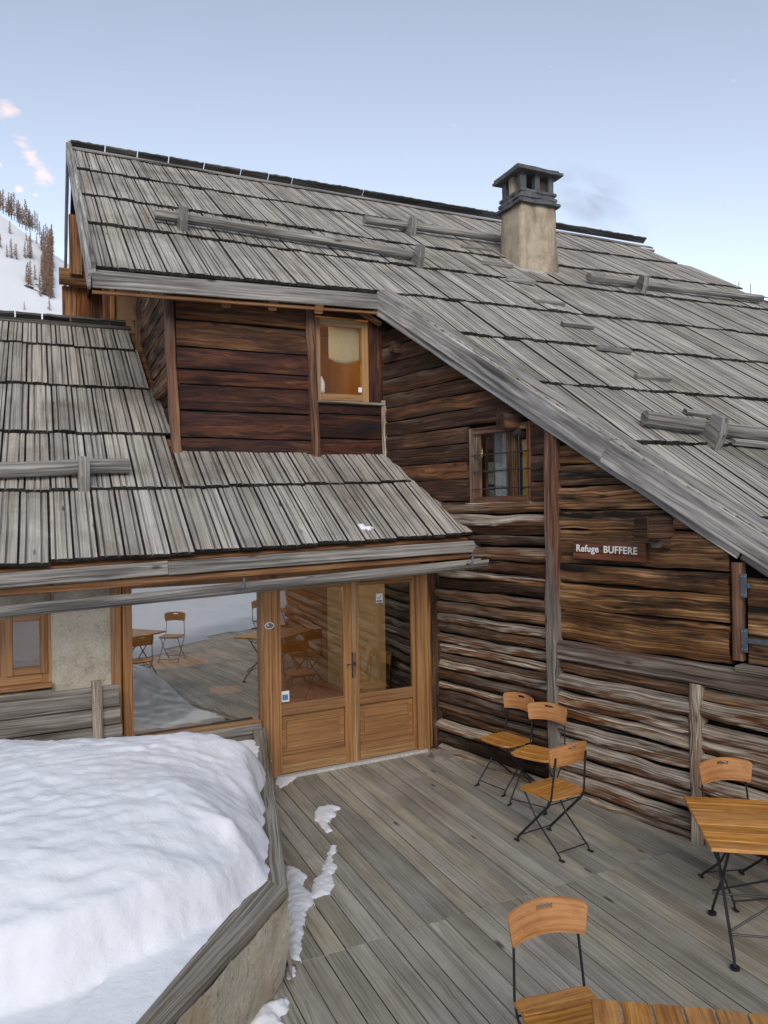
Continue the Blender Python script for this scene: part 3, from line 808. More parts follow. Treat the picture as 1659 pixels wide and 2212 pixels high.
# ---- dormer front
dl0 = (DL - DL).dot(RX)
def dx(p): return (p - DL).dot(RX)
zs_eave = lambda p: p
dtop = 5.35
def dwall(mb, x0, x1, ys, xr, mats, d=.025, flat=.22):
    """planks between edges given down the wall (z values)"""
    for a, b in zip(ys, ys[1:]):
        h = a - b
        mat = mats(a)
        p0 = DL + RX * x0; p1 = DL + RX * x1
        p0 = Vector((p0.x, p0.y, (a + b) / 2)); p1 = Vector((p1.x, p1.y, (a + b) / 2))
        mb.halflog(p0, p1, DMN, h - .004, d, mat, flat, .12, None, .006)
xa, xp, xq, xe = dx(dm(393, 900)), dx(dm(672, 900)), dx(dm(690, 900)), dx(dm(826, 900))
zz = lambda y, x=540: dm(x, y).z
mb = MB()
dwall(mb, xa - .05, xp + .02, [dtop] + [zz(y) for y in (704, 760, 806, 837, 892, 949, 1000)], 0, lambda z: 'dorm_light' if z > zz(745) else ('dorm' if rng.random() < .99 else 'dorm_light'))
dorm = part(mb, 'dormer_wall')
mb = MB()
zsill = dm(750, 863).z
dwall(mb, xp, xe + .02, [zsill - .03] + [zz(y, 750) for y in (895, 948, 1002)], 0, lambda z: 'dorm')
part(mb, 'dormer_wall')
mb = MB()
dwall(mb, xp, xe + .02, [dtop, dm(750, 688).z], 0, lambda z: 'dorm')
part(mb, 'dormer_wall')
def post(p0, p1, w, d, mat, out, name='post', wob=.02, parent=hut):
    mb = MB(); mb.bar(p0, p1, out, w, d, mat, jit=wob, ch=.02); return part(mb, name, parent)
post(dm(384, 992) - UPZ * .1, dm(362, 640) + UPZ * .1, .1, .14, 'post', DMN, wob=.022)
post(dm(684, 992, .02) - UPZ * .08, dm(668, 668, .02) + UPZ * .15, .105, .12, 'post', DMN, wob=.022)
post(dm(834, 995, .03) - UPZ * .05, dm(829, 866, .03), .075, .09, 'log_grey', DMN, wob=.016)
# rafters showing under the eave
for xp_, yp_ in ((490, 655), (590, 661), (690, 668)):
    p = dm(xp_, yp_, .28)
    mb = MB(); mb.bar(p - RY * 0, p + MR.s * .9, MR.n, .1, .11, 'soffit', ch=.012); part(mb, 'rafter', roof)
mb = MB(); mb.slab([DL + RX * (xa - .05) - DMN * .03 - UPZ * .2, DL + RX * (xp + .05) - DMN * .03 - UPZ * .2, DL + RX * (xp + .05) - DMN * .03 + UPZ * 2.0, DL + RX * (xa - .05) - DMN * .03 + UPZ * 2.0], DMN, .05, 'dark')
mb.slab([DL + RX * (xp + .05) - DMN * .03 - UPZ * .2, DL + RX * xe - DMN * .03 - UPZ * .2, Vector(((DL + RX * xe - DMN * .03).x, (DL + RX * xe - DMN * .03).y, zsill - .06)), Vector(((DL + RX * (xp + .05) - DMN * .03).x, (DL + RX * (xp + .05) - DMN * .03).y, zsill - .06))], DMN, .05, 'dark')
part(mb, 'wall_backing')
# sloping brace at the eave corner
mb = MB(); mb.bar(dm(775, 672, .12), dm(822, 700, .1), DMN, .05, .07, 'soffit'); part(mb, 'brace', roof)

# dormer window
def rect_frame(mb, P, ex, ez, x0, x1, z0, z1, w, d, out, mat):
    """four members butted into a frame"""
    o = P
    def q(x, z): return o + ex * x + ez * z
    mb.bar(q(x0 + w / 2, z0), q(x0 + w / 2, z1), out, w, d, mat)
    mb.bar(q(x1 - w / 2, z0), q(x1 - w / 2, z1), out, w, d, mat)
    mb.bar(q(x0 + w, z0 + w / 2), q(x1 - w, z0 + w / 2), out, w, d, mat)
    mb.bar(q(x0 + w, z1 - w / 2), q(x1 - w, z1 - w / 2), out, w, d, mat)
def pane(P, ex, ez, out, x0, x1, z0, z1, mat, parent, name='pane', th=.008):
    mb = MB()
    ring = [P + ex * x + ez * z + out * (th / 2) for x, z in ((x0, z0), (x1, z0), (x1, z1), (x0, z1))]
    mb.slab(ring, out, th, mat); return part(mb, name, parent)
Pz = Vector((DL.x, DL.y, 0))
wx0, wx1 = dx(dm(684, 780)), dx(dm(797, 780))
wz0, wz1 = dm(740, 866).z, dm(740, 690).z
mb = MB(); rect_frame(mb, Pz - DMN * .04, RX, UPZ, wx0 - .03, wx1, wz0, wz1, .085, .07, DMN, 'joinery_dim')
dwin = part(mb, 'dormer_window')
pane(Pz - DMN * .04, RX, UPZ, DMN, wx0 + .05, wx1 - .08, wz0 + .08, wz1 - .08, 'glass_clear', dwin)
mb = MB(); mb.bar(Pz + RX * (wx1 + .13) + UPZ * (wz0 - .02) + DMN * .0, Pz + RX * (wx1 + .13) + UPZ * (wz1 + .25), DMN, .25, .04, 'dorm'); part(mb, 'window_jamb', dwin)
mb = MB(); mb.bar(Pz + RX * (wx0 - .02) + UPZ * (wz0 - .028) + DMN * .02, Pz + RX * (xe + .02) + UPZ * (wz0 - .03) + DMN * .02, UPZ, .12, .03, 'coping'); part(mb, 'window_sill', dwin)
mb = MB(); q = Pz - DMN * .03 + RX * (wx1 - .13) + UPZ * (wz0 + .12); mb.slab([q, q + RX * .045, q + RX * .045 + UPZ * .06, q + UPZ * .06], DMN, .002, 'white'); part(mb, 'sticker', dwin)

# dormer side wall (gable end, seen at a grazing angle above the lower roof)
def gpt(t, z): return Vector((DL.x, DL.y, 0)) + RY * t + UPZ * z
def gt(x, y): p = gb(x, y); return (p - DL).dot(RY), p.z
mb = MB()
GO = -RX
zts = [3.2, 3.48, 3.72, 3.98, 4.25]
for a, b in zip(zts, zts[1:]): mb.halflog(gpt(.02, (a + b) / 2), gpt(3.74, (a + b) / 2), GO, b - a - .005, .03, 'log_char', .25, .1)
t1, z1 = gt(307, 772)
zfr = lambda t: MR.A.z - ((gpt(t, 0) - MR.A).x * MR.n.x + (gpt(t, 0) - MR.A).y * MR.n.y) / MR.n.z - .08
for a in np.arange(4.25, 7.3, .22):
    ts_ = max(.02, (a + .22 - zfr(0)) / (zfr(1) - zfr(0)))
    if ts_ < 3.5: mb.halflog(gpt(ts_, a + .11), gpt(3.74, a + .11), GO, .215, .035, 'plank_gold', .3, .15)
part(mb, 'gable_wall')
mb = MB(); mb.log(gpt(-.02, 4.2) + GO * .03, gpt(gt(306, 772)[0], 4.2) + GO * .05, .075, 'log_brown', 'greydark', .1); part(mb, 'log_beam')
zfr = lambda t: MR.A.z - ((gpt(t, 0) - MR.A).x * MR.n.x + (gpt(t, 0) - MR.A).y * MR.n.y) / MR.n.z - .08
tF = 3.75                                                     # recess wall facing the terrace beside the dormer
fw = lambda x, y: hit(x, y, gpt(tF, 0), RY)
fa_, fb_ = fw(250, 700), fw(306, 700)
mb = MB(); ring = [Vector((p.x, p.y, z)) for p, z in ((fa_, 4.2), (fb_ + RX * .1, 4.2), (fb_ + RX * .1, zfr(tF)), (fa_, zfr(tF)))]
mb.slab(ring, -RY, .03, 'panel_tan'); part(mb, 'wall_panel')
fc_ = fw(232, 700); mb = MB()
mb.bar(Vector((fc_.x, fc_.y, 4.2)), Vector((fc_.x, fc_.y, zfr(tF))), RY, .12, .1, 'gable', jit=.006)
mb.bar(Vector((fa_.x, fa_.y, 4.2)) - RX * .045 - RY * .02, Vector((fa_.x, fa_.y, zfr(tF))) - RX * .045 - RY * .02, RY, .07, .07, 'soffit', jit=.006); part(mb, 'post')
tp = gt(308, 700)[0]
mb = MB(); mb.bar(gpt(tp, 4.0) + GO * .04, gpt(tp, zfr(tp) - .02) + GO * .04, GO, .13, .12, 'log_brown', jit=.02, ch=.02); part(mb, 'post')
mb = MB(); mb.bar(gpt(gt(297, 688)[0], gt(297, 688)[1]) + GO * .05, gpt(gt(274, 706)[0], gt(274, 706)[1]) + GO * .05, GO, .07, .05, 'joinery_dim'); part(mb, 'trim_board')
mb = MB()
t = 1.4
def zroofs(p):
    rel = p - MR.A; zf = MR.A.z - (rel.x * MR.n.x + rel.y * MR.n.y) / MR.n.z
    rb = p - rA; return min(zf, rA.z - (rb.x * nb.x + rb.y * nb.y) / nb.z) - .14
while t < 10.3:
    w = rng.uniform(.2, .34); z1_ = zroofs(gpt(t + w / 2, 0) + GO * .6)
    if z1_ > 6.65: mb.bar(gpt(t + w / 2, 6.5) + GO * .6, gpt(t + w / 2, z1_) + GO * .6, GO, w - .006, .03, 'gable_dark', jit=.002)
    t += w
part(mb, 'gable_boarding')
# boarding of the gallery beyond, facing the terrace, under the roof overhang
gr0, gr1 = -1.02, -.02
mb = MB(); q_ = gr0; tG = 5.6
zG = (hit(180, 622, gpt(tG, 0), RY)).z
while q_ < gr1:
    w = rng.uniform(.16, .26); mb.bar(gpt(tG, 4.0) + RX * (q_ + w / 2), gpt(tG, zG) + RX * (q_ + w / 2), RY, w - .008, .03, 'soffit' if rng.random() < .5 else 'gable'); q_ += w
part(mb, 'gallery_boarding')
mb = MB(); pb_ = hit(128, 596, gpt(tG - .15, 0), RY); pb2_ = gpt(tG - .15, pb_.z) + RX * .05
mb.bar(pb_, pb2_, UPZ, .16, .27, 'soffit', 'greydark', jit=.008, ch=.03); part(mb, 'purlin', roof)
mb = MB(); pq_ = hit(163, 510, gpt(tG - .3, 0), RY)
mb.bar(pq_ - UPZ * .65, pq_ + UPZ * .35, RY, .2, .06, 'soffit', jit=.004); part(mb, 'hanging_board', roof)
p = gb(234, 652); mb = MB(); mb.bar(p + GO * .02, p + GO * .34, UPZ, .16, .2, 'greydark', ch=.02); part(mb, 'purlin', roof)

# ---- long log wall
def wp(s, z, o=0.): return Vector((B0.x, B0.y, 0)) + WD * s + WN * o + UPZ * z
def wsz(x, y): p = wl(x, y); return (p - B0).dot(WD), p.z
def zroof(s):
    p = wp(s, 0) - MR.A; return MR.A.z - (p.x * MR.n.x + p.y * MR.n.y) / MR.n.z - .16
zr_a, zr_b = zroof(0.), zroof(1.) - zroof(0.)
def s_max(z): return (z - zr_a) / zr_b                        # how far along a timber of height z stays under the roof
s_c = -1.0                                                    # corner where the dormer front meets it
s_post = wsz(1206, 1300)[0]
s_w0, s_w1 = wsz(1018, 1010)[0], wsz(1150, 1010)[0]
z_w0, z_w1 = wsz(1140, 1085)[1], wsz(1020, 935)[1]
# bay between the corner and the tall post: thin rough logs
mb = MB(); z = -.05
while z < z_w0 - .06:
    h = rng.uniform(.085, .15)
    if z + h > z_w0 - .05: h = z_w0 - z
    f = z / 2.8; u = rng.random()
    m_ = 'log_grey' if u < .5 - .1 * f else ('log_brown' if u < .68 else 'log_char')
    s0 = -.02
    if z > 1.95: s0 = -.3
    # near the entrance corner the timbers are blackened
    mb.halflog(wp(s0, z + h / 2, rng.uniform(-.015, .015)), wp(s_post - .03, z + h / 2 + rng.uniform(-.012, .012), rng.uniform(-.015, .015)), WN, h * .98, .085 * (h / .12), m_, .72, .2, None, .016)
    z += h
part(mb, 'log_wall')
# planks round the small window
mb = MB(); z = 2.35
zs = [2.35, 2.56, 2.8, 3.05, 3.24, 3.44, 3.62, 3.8, 3.97, 4.14, 4.33, 4.52, 4.72, 4.92]
for a, b in zip(zs, zs[1:]):
    h = b - a
    s1 = min(s_w0 - .02 if a < z_w1 else s_post - .03, s_max(b))
    if s1 < s_c + .15: continue
    mb.halflog(wp(s_c, a + h / 2, .0), wp(s1, a + h / 2, .0), WN, h, .045, 'log_char' if rng.random() < .6 else 'dorm_light', .4, .15, None, .01)
for a, b in ((z_w0 - .0, z_w0 + .2), (z_w0 + .2, z_w0 + .46), (z_w0 + .46, z_w1 + .06)):
    mb.halflog(wp(s_w1 + .02, (a + b) / 2), wp(s_post - .03, (a + b) / 2), WN, b - a, .04, 'dorm_light', .3, .12, None, .006)
part(mb, 'plank_wall')
# tall post
p0, p1 = wp(s_post - .005, -.02, .05), wp(s_post + .0, zroof(s_post) - .02, .05)
pm = p0.lerp(p1, .55)
mb = MB(); mb.bar(p0, p1, WN, .15, .13, 'post_tall', jit=.02, ch=.028)
part(mb, 'post')
# bay with wide boards, to the shutter
s_sh = wsz(1588, 1350)[0]; s_end = 7.5
def zat(y, x=1300): return wsz(x, y)[1]
zbeam1 = (zat(1390, 1290) + zat(1447, 1620)) / 2; zbeam0 = (zat(1432, 1290) + zat(1500, 1640)) / 2
mb = MB()
ed = [zbeam1] + [zat(y) for y in (1318, 1262, 1221, 1143, 1102, 1048, 1000, 950, 905, 860, 800, 740)]
for a, b in zip(ed, ed[1:]):
    s1 = s_sh - .02 if a < zat(1170, 1588) else s_end
    s1 = min(s_sh - .02, s_max(a))
    if s1 < s_post + .2: continue
    mb.halflog(wp(s_post + .06, (a + b) / 2), wp(s1, (a + b) / 2 + rng.uniform(-.01, .01)), WN, b - a - .004, .05, 'plank_gold', .3, .25, None, .016)
part(mb, 'board_wall')
# stout horizontal beam
mb = MB(); mb.bar(wp(s_post + .07, (zbeam0 + zbeam1) / 2, .05), wp(s_end, (zbeam0 + zbeam1) / 2 - .02, .05), UPZ, .12, zbeam1 - zbeam0, 'post_grey', jit=.014, ch=.02); part(mb, 'beam')
# logs below the beam
s_sp = wsz(1517, 1600)[0]
mb = MB(); z = -.05
while z < zbeam0 - .02:
    h = rng.uniform(.1, .17)
    if z + h > zbeam0 - .07: h = zbeam0 - z
    u = rng.random()
    for s0, s1 in ((s_post + .06, s_sp - .04), (s_sp + .045, s_end)):
        m_ = 'log_brown' if z + h > zbeam0 - .03 else ('log_grey' if rng.random() < .92 else 'log_brown')
        dz = rng.uniform(-.02, .02) if s0 > 2.5 else 0
        mb.halflog(wp(s0, z + h / 2 + dz, rng.uniform(-.01, .015)), wp(s1, z + h / 2 + dz + rng.uniform(-.012, .012), rng.uniform(-.01, .015)), WN, h * .975, .085 * (h / .13), m_, .7, .2, None, .017)
    z += h
part(mb, 'log_wall')
mb = MB(); mb.bar(wp(s_sp, -.02, .055), wp(s_sp, zbeam0 + .005, .055), WN, .11, .12, 'log_grey', jit=.02, ch=.02); part(mb, 'post')
# dark backing so no daylight shows through the joints
mb = MB(); mb.slab([wp(s_c, -.1, -.035), wp(s_w0, -.1, -.035), wp(s_w0, zroof(s_w0), -.035), wp(s_c, zroof(s_c), -.035)], WN, .08, 'dark')
mb.slab([wp(s_w0, -.1, -.035), wp(s_w1, -.1, -.035), wp(s_w1, z_w0, -.035), wp(s_w0, z_w0, -.035)], WN, .08, 'dark')
mb.slab([wp(s_w1, -.1, -.035), wp(s_end, -.1, -.035), wp(s_end, .9, -.035), wp(s_max(.9), .9, -.035), wp(s_w1, zroof(s_w1), -.035)], WN, .08, 'dark')
mb.slab([wp(s_w0, z_w1, -.035), wp(s_w1, z_w1, -.035), wp(s_w1, zroof(s_w1), -.035), wp(s_w0, zroof(s_w0), -.035)], WN, .08, 'dark')
part(mb, 'wall_backing')

# small barred window
Wz = Vector((B0.x, B0.y, 0))
mb = MB()
rect_frame(mb, Wz - WN * .02, WD, UPZ, s_w0, s_w1 + .02, z_w0, z_w1 + .04, .07, .1, WN, 'post')
mb.bar(wp(s_w0 + .075, z_w0 + .07, -.03), wp(s_w0 + .075, z_w1 - .03, -.03), WN, .08, .05, 'log_grey')
bw = part(mb, 'barred_window')
sm = wsz(1101, 1020)[0]
mb = MB(); mb.bar(wp(sm, z_w0 + .07, -.05), wp(sm, z_w1 - .03, -.05), WN, .11, .04, 'plank_gold'); part(mb, 'casement_stile', bw)
pane(Wz - WN * .075, WD, UPZ, WN, s_w0 + .07, s_w1 - .05, z_w0 + .07, z_w1 - .03, 'glass_clear', bw)
mb = MB(); mb.bar(wp(s_w0 - .02, z_w0 - .02, .03), wp(s_w1 + .04, z_w0 - .02, .03), UPZ, .1, .05, 'log_grey', jit=.006); part(mb, 'window_sill', bw)
mb = MB()
for x_ in (1072, 1099, 1125):
    s_ = wsz(x_, 1020)[0]; mb.tube([wp(s_, z_w0 + .02, .02), wp(s_, z_w1 + .0, .02)], .008, 'rust' if 'rust' in M else 'handle', 6)
for y_ in (978, 1015, 1054):
    z_ = wsz(1100, y_)[1]; mb.tube([wp(s_w0 + .04, z_, .028), wp(s_w1, z_, .028)], .007, 'handle', 6)
part(mb, 'window_bars', bw)
# drapes behind the panes
def drape(P, ex, out, x0, x1, z0, z1, mat, name, folds=5, amp=.02, hem=None, parent=None, cup=0.):
    mb = MB(); n = folds * 8; b = len(mb.v); mz = 10
    for j in range(mz + 1):
        for i in range(n + 1):
            t = i / n; zf = j / mz
            zb = z0 + (hem(t) if hem else 0)
            z = z1 + (zb - z1) * zf
            mb.v.append(P + ex * (x0 + (x1 - x0) * t * (1 - cup * zf * .0)) + UPZ * z + out * (amp * math.sin(t * folds * 2 * PI + 1.5 * math.sin(3 * t)) * (.3 + .7 * zf)))
    for j in range(mz):
        for i in range(n):
            a = b + j * (n + 1) + i
            mb.face((a, a + 1, a + n + 2, a + n + 1), ((0, 0), (.02, 0), (.02, .05), (0, .05)), mat)
    o = mb.build(name, parent, True)
    md = o.modifiers.new('thick', 'SOLIDIFY'); md.thickness = .004
    return o
drape(Wz - WN * .13, WD, WN, wsz(1050, 1020)[0], wsz(1090, 1020)[0], z_w0 + .02, z_w1 + .05, 'curtain', 'curtain', 4, .018, None, bw)
drape(Wz - WN * .13, WD, WN, wsz(1112, 1020)[0], wsz(1143, 1020)[0], z_w0 + .02, z_w1 + .05, 'curtain_y', 'curtain', 3, .012, None, bw)

# purlin ends under the verge
for (xx, yy, ln, w, h, mt) in ((872, 752, .16, .1, .13, 'dorm_light'), (1118, 912, .2, .13, .16, 'dorm_light'), (1446, 1140, .3, .15, .19, 'log_char')):
    p = wl(xx, yy)
    mb = MB(); mb.bar(p - RX * -.3, p - RX * ln, UPZ, w, h, mt, 'greydark', jit=.004, ch=.02)
    mb.bar(p - RX * (ln - .16) - UPZ * (h * .62), p + RX * .1 - UPZ * (h * .85), UPZ, w * .8, h * .5, mt, 'greydark', ch=.015)
    pu = part(mb, 'purlin')
    c = p - RX * (ln + .006)
    mb = MB(); mb.bar(c - RX * .004, c + RX * .012, UPZ, w * 1.04, h * 1.04, 'log_char', ch=.01); part(mb, 'end_cap', pu)

# shutter at the right-hand end
zs0, zs1 = wsz(1620, 1432)[1], wsz(1610, 1240)[1] + .1
mb = MB(); mb.bar(wp(s_sh + .05, zbeam1 + .06, .03), wp(s_sh + .05, min(zs1 + .1, zroof(s_sh + .05) - .12), .03), WN, .085, .08, 'post', ch=.012); fr = part(mb, 'shutter_post')
mb = MB(); zq = zs0
while zq < zs1:
    if s_max(zq + .2) < s_sh + .2: break
    mb.bar(wp(s_sh + .13, zq + .11, .03), wp(min(s_sh + .95, s_max(zq + .2)), zq + .11, .03), UPZ, .035, .215, 'plank_gold'); zq += .22
sh = part(mb, 'shutter')
for zz_ in (wsz(1600, 1378)[1], wsz(1600, 1262)[1]):
    mb = MB(); c = wp(s_sh + .115, zz_, .078)
    mb.bar(c - UPZ * .09, c + UPZ * .09, WN, .05, .012, 'hinge'); mb.bar(c + WD * .025 + WN * .003, c + WD * (.7 if zz_ < 1.9 else .06) + WN * .003, WN, .04, .012, 'hinge')
    for k in (-1, 1):
        for q in (-.012, .012): mb.tube([c + UPZ * .07 * k + WD * q, c + UPZ * .07 * k + WD * q + WN * .012], .006, 'zinc', 6)
    part(mb, 'hinge', sh)
mb = MB(); mb.bar(wp(s_sh + .06, zs0 - .035, .05), wp(s_end, zs0 - .035, .05), UPZ, .14, .05, 'coping', jit=.008)
mb.halflog(wp(s_sh + .02, (zs0 - .06 + zbeam1) / 2, .0), wp(s_end, (zs0 - .06 + zbeam1) / 2, .0), WN, zs0 - .06 - zbeam1, .05, 'log_grey')
part(mb, 'shutter_sill')

# ---- entrance wing
def dp(t, z, o=0.): return Vector((T0.x, T0.y, 0)) + DD * t + DN * o + UPZ * z
def dt(x, y): p = dw(x, y); return (p - T0).dot(DD), p.z
tA, tB = dt(110, 1400)[0], dt(240, 1400)[0]
tL, tP0, tP1 = dt(241, 1400)[0], dt(284, 1400)[0], dt(561, 1400)[0]
tD0, tD1, tD2, tD3, tR = dt(601, 1500)[0], dt(748, 1500)[0], dt(769, 1500)[0], dt(893, 1500)[0], dt(921, 1500)[0]
tW = dt(944, 1500)[0] + .02
ZT = 2.02
# plaster pier, rounded at the window reveal
mb = MB()
nx, nz_ = 18, 34; b = len(mb.v)
tz0, tz1 = -.1, 2.5
for j in range(nz_ + 1):
    for i in range(nx + 1):
        t = tA + (tB - tA) * i / nx; z = tz0 + (tz1 - tz0) * j / nz_
        e = .05 * max(0, 1 - i / 2.0)
        mb.v.append(dp(t, z, .03 - e + .012 * fbm(t * 4, z * 4, 3)))
for j in range(nz_):
    for i in range(nx):
        a_ = b + j * (nx + 1) + i
        mb.face((a_, a_ + 1, a_ + nx + 2, a_ + nx + 1), ((0, 0), (1, 0), (1, 1), (0, 1)), 'plaster')
mb.box(dp((tA + tB) / 2, 1.2, -.12), DD, DN, UPZ, tB - tA - .01, .26, 2.6, 'plaster')
tS0 = dt(-200, 1400)[0]
mb.box(dp((tA + tS0) / 2, 2.17, -.07), DD, DN, UPZ, abs(tA - tS0), .2, .55, 'plaster')
mb.box(dp((tA + tS0) / 2, .55, -.07), DD, DN, UPZ, abs(tA - tS0), .2, 1.24, 'plaster')
part(mb, 'plaster_wall', hut, True)
# small square window
zq0, zq1 = dt(56, 1478)[1], dt(56, 1330)[1] + .04
ts0 = dt(-40, 1400)[0]; ts1 = tA + .0
mb = MB(); rect_frame(mb, dp(0, 0, -.035), DD, UPZ, ts0, ts1 + .01, zq0, zq1, .085, .07, DN, 'joinery')
mb.bar(dp(dt(8, 1400)[0], zq0 + .085, -.035), dp(dt(8, 1400)[0], zq1 - .085, -.035), DN, .06, .06, 'joinery')
sw = part(mb, 'square_window')
mb = MB(); rect_frame(mb, dp(0, 0, -.01), DD, UPZ, dt(12, 1400)[0], dt(103, 1400)[0], zq0 + .085, zq1 - .03, .06, .06, DN, 'joinery'); part(mb, 'sash', sw)
pane(dp(0, 0, -.02), DD, UPZ, DN, dt(20, 1400)[0], dt(97, 1400)[0], zq0 + .13, zq1 - .08, 'glass', sw)
mb = MB(); mb.bar(dp(ts0 - .1, zq0 - .02, .02), dp(ts1 + .0, zq0 - .02, .02), UPZ, .12, .04, 'joinery'); part(mb, 'window_sill', sw)
# big glazed window
zp0 = dt(420, 1575)[1]
mb = MB()
mb.bar(dp((tL + tP0) / 2 - .055, -.05, .0), dp((tL + tP0) / 2 - .055, 2.3, .0), DN, (tP0 - tL) * .48, .1, 'joinery')
mb.bar(dp((tL + tP0) / 2 + .052, -.05, -.012), dp((tL + tP0) / 2 + .052, 2.28, -.012), DN, (tP0 - tL) * .48, .09, 'joinery')
mb.bar(dp(tP0 + .005, zp0 - .06, .0), dp(tP1 - .005, zp0 - .06, .0), UPZ, .08, .11, 'joinery')
mb.bar(dp(tP0 + .005, ZT + .06, -.01), dp(tD3 + .1, ZT + .06, -.01), UPZ, .08, .12, 'joinery')
mb.box(dp((tP0 + tR) / 2, ZT + .27, -.03), DD, DN, UPZ, tR - tP0, .06, .28, 'joinery')
bwn = part(mb, 'picture_window')
pane(dp(0, 0, -.02), DD, UPZ, DN, tP0 + .003, tP1, zp0 - .01, ZT + .005, 'glass_big', bwn)
mb = MB(); mb.box(dp((tP0 + tP1) / 2, .23, -.03), DD, DN, UPZ, tP1 - tP0 - .01, .05, .5, 'joinery_dim'); part(mb, 'lower_panel', bwn)
mb = MB()
mb.bar(dp((tP1 + tD0) / 2 - .035, -.02, .005), dp((tP1 + tD0) / 2 - .035, 2.1, .005), DN, (tD0 - tP1) * .58, .1, 'joinery')
mb.bar(dp((tP1 + tD0) / 2 + .062, -.02, -.015), dp((tP1 + tD0) / 2 + .062, 2.08, -.015), DN, (tD0 - tP1) * .4, .09, 'joinery')
part(mb, 'mullion', bwn)
# door leaves
def leaf(t0, t1, stile_l, stile_r, handle):
    d = .06; zr = .74
    mb = MB()
    o = -.01
    mb.bar(dp(t0 + stile_l / 2, .03, o), dp(t0 + stile_l / 2, ZT, o), DN, stile_l, d, 'joinery')
    mb.bar(dp(t1 - stile_r / 2, .03, o), dp(t1 - stile_r / 2, ZT, o), DN, stile_r, d, 'joinery')
    a, c = t0 + stile_l, t1 - stile_r
    mb.bar(dp(a, .075, o - .002), dp(c, .075, o - .002), UPZ, d, .09, 'joinery_dim')
    mb.bar(dp(a, .165, o - .002), dp(c, .165, o - .002), UPZ, d, .088, 'joinery')
    mb.bar(dp(a, zr - .06, o - .002), dp(c, zr - .06, o - .002), UPZ, d, .115, 'joinery')
    mb.bar(dp(a, ZT - .055, o - .002), dp(c, ZT - .055, o - .002), UPZ, d, .11, 'joinery')
    lf = part(mb, 'door_leaf')
    mb = MB()
    zc0, zc1 = .21, zr - .118
    for k in range(3):                                        # raised panel of three boards
        zz0 = zc0 + (zc1 - zc0) * k / 3; zz1 = zc0 + (zc1 - zc0) * (k + 1) / 3
        mb.bar(dp(a, (zz0 + zz1) / 2, o - .018), dp(c, (zz0 + zz1) / 2, o - .018), UPZ, .02, zz1 - zz0 - .001, 'joinery', ch=.001)
    m_ = .05
    zi0, zi1 = zc0 + m_, zc1 - m_
    for (x0, z0_, x1, z1_) in ((a + m_, zi0, c - m_, zi0), (a + m_, zi1, c - m_, zi1), (a + m_, zi0, a + m_, zi1), (c - m_, zi0, c - m_, zi1)):
        mb.bar(dp(x0, z0_, o - .004), dp(x1, z1_, o - .004), DN, .014, .012, 'joinery', ch=.004)
    mb.box(dp((a + c) / 2, (zi0 + zi1) / 2, o - .007), DD, DN, UPZ, c - a - 2 * m_ - .03, .014, zi1 - zi0 - .03, 'joinery', .006)
    part(mb, 'door_panel', lf)
    pane(dp(0, 0, o - .005), DD, UPZ, DN, a - .003, c + .003, zr - .005, ZT - .1, 'glass', lf)
    if handle:
        mb = MB(); th = t1 + .005
        mb.bar(dp(th, .93, .032), dp(th, 1.2, .032), DN, .045, .012, 'handle', ch=.005)
        mb.tube([dp(th, 1.09, .036), dp(th, 1.09, .085), dp(th - .11, 1.085, .088)], .009, 'handle')
        part(mb, 'door_handle', lf)
    return lf
lfL = leaf(tD0 + .004, (tD1 + tD2) / 2 + .02, .03, .1, True)
lfR = leaf((tD1 + tD2) / 2 + .024, tD3 + .03, .075, .035, False)
mb = MB(); mb.bar(dp((tD1 + tD2) / 2 + .035, .03, .028), dp((tD1 + tD2) / 2 + .035, ZT, .028), DN, .055, .02, 'joinery_dim'); part(mb, 'astragal', lfR)
mb = MB()
mb.bar(dp(tD3 + .075, -.02, .0), dp(tD3 + .075, 2.1, .0), DN, .08, .1, 'joinery'); mb.bar(dp(tD3 + .155, -.02, -.01), dp(tD3 + .155, 2.1, -.01), DN, .075, .1, 'joinery')
part(mb, 'door_jamb')
mb = MB(); mb.bar(dp(tD0 - .05, .012, .045), dp(tD3 + .14, .012, .045), UPZ, .07, .03, 'sill', ch=.003); part(mb, 'threshold')
mb = MB(); mb.bar(dp(tW - .045, .04, .03), dp(tW - .06, 2.2, .03), DN, .12, .13, 'log_char', jit=.02, ch=.03)
mb.bar(dp(tW - .13, .04, .03), dp(tW - .13, 2.1, .03), DN, .035, .05, 'log_brown', jit=.008); part(mb, 'post')
mb = MB(); mb.box(dp((tL + tW) / 2, ZT + .28, -.12), DD, DN, UPZ, tW - tL, .1, .5, 'gable'); part(mb, 'lintel')
# stickers
def disc(c, ex, ez, nrm, rx, rz, mat, mb, th=.002, n=20):
    mb.slab([c + ex * rx * math.cos(2 * PI * k / n) + ez * rz * math.sin(2 * PI * k / n) for k in range(n)], nrm, th, mat)
c = dp(*dt(578, 1350), .062); mb = MB()
disc(c, DD, UPZ, DN, .05, .034, 'white', mb); disc(c + DN * .0025, DD, UPZ, DN, .041, .026, 'hinge', mb, .001)
disc(c + DN * .004 + DD * .004 - UPZ * .003, DD, UPZ, DN, .022, .012, 'greyprint', mb, .001); disc(c + DN * .005 - DD * .018 + UPZ * .007, DD, UPZ, DN, .009, .008, 'white', mb, .001)
part(mb, 'oval_sticker')
c = dp(dt(617, 1532)[0], .82, .0); mb = MB(); s_ = .045
mb.slab([c - DD * s_ - UPZ * .055, c + DD * s_ - UPZ * .055, c + DD * s_ + UPZ * .055, c - DD * s_ + UPZ * .055], DN, .002, 'white')
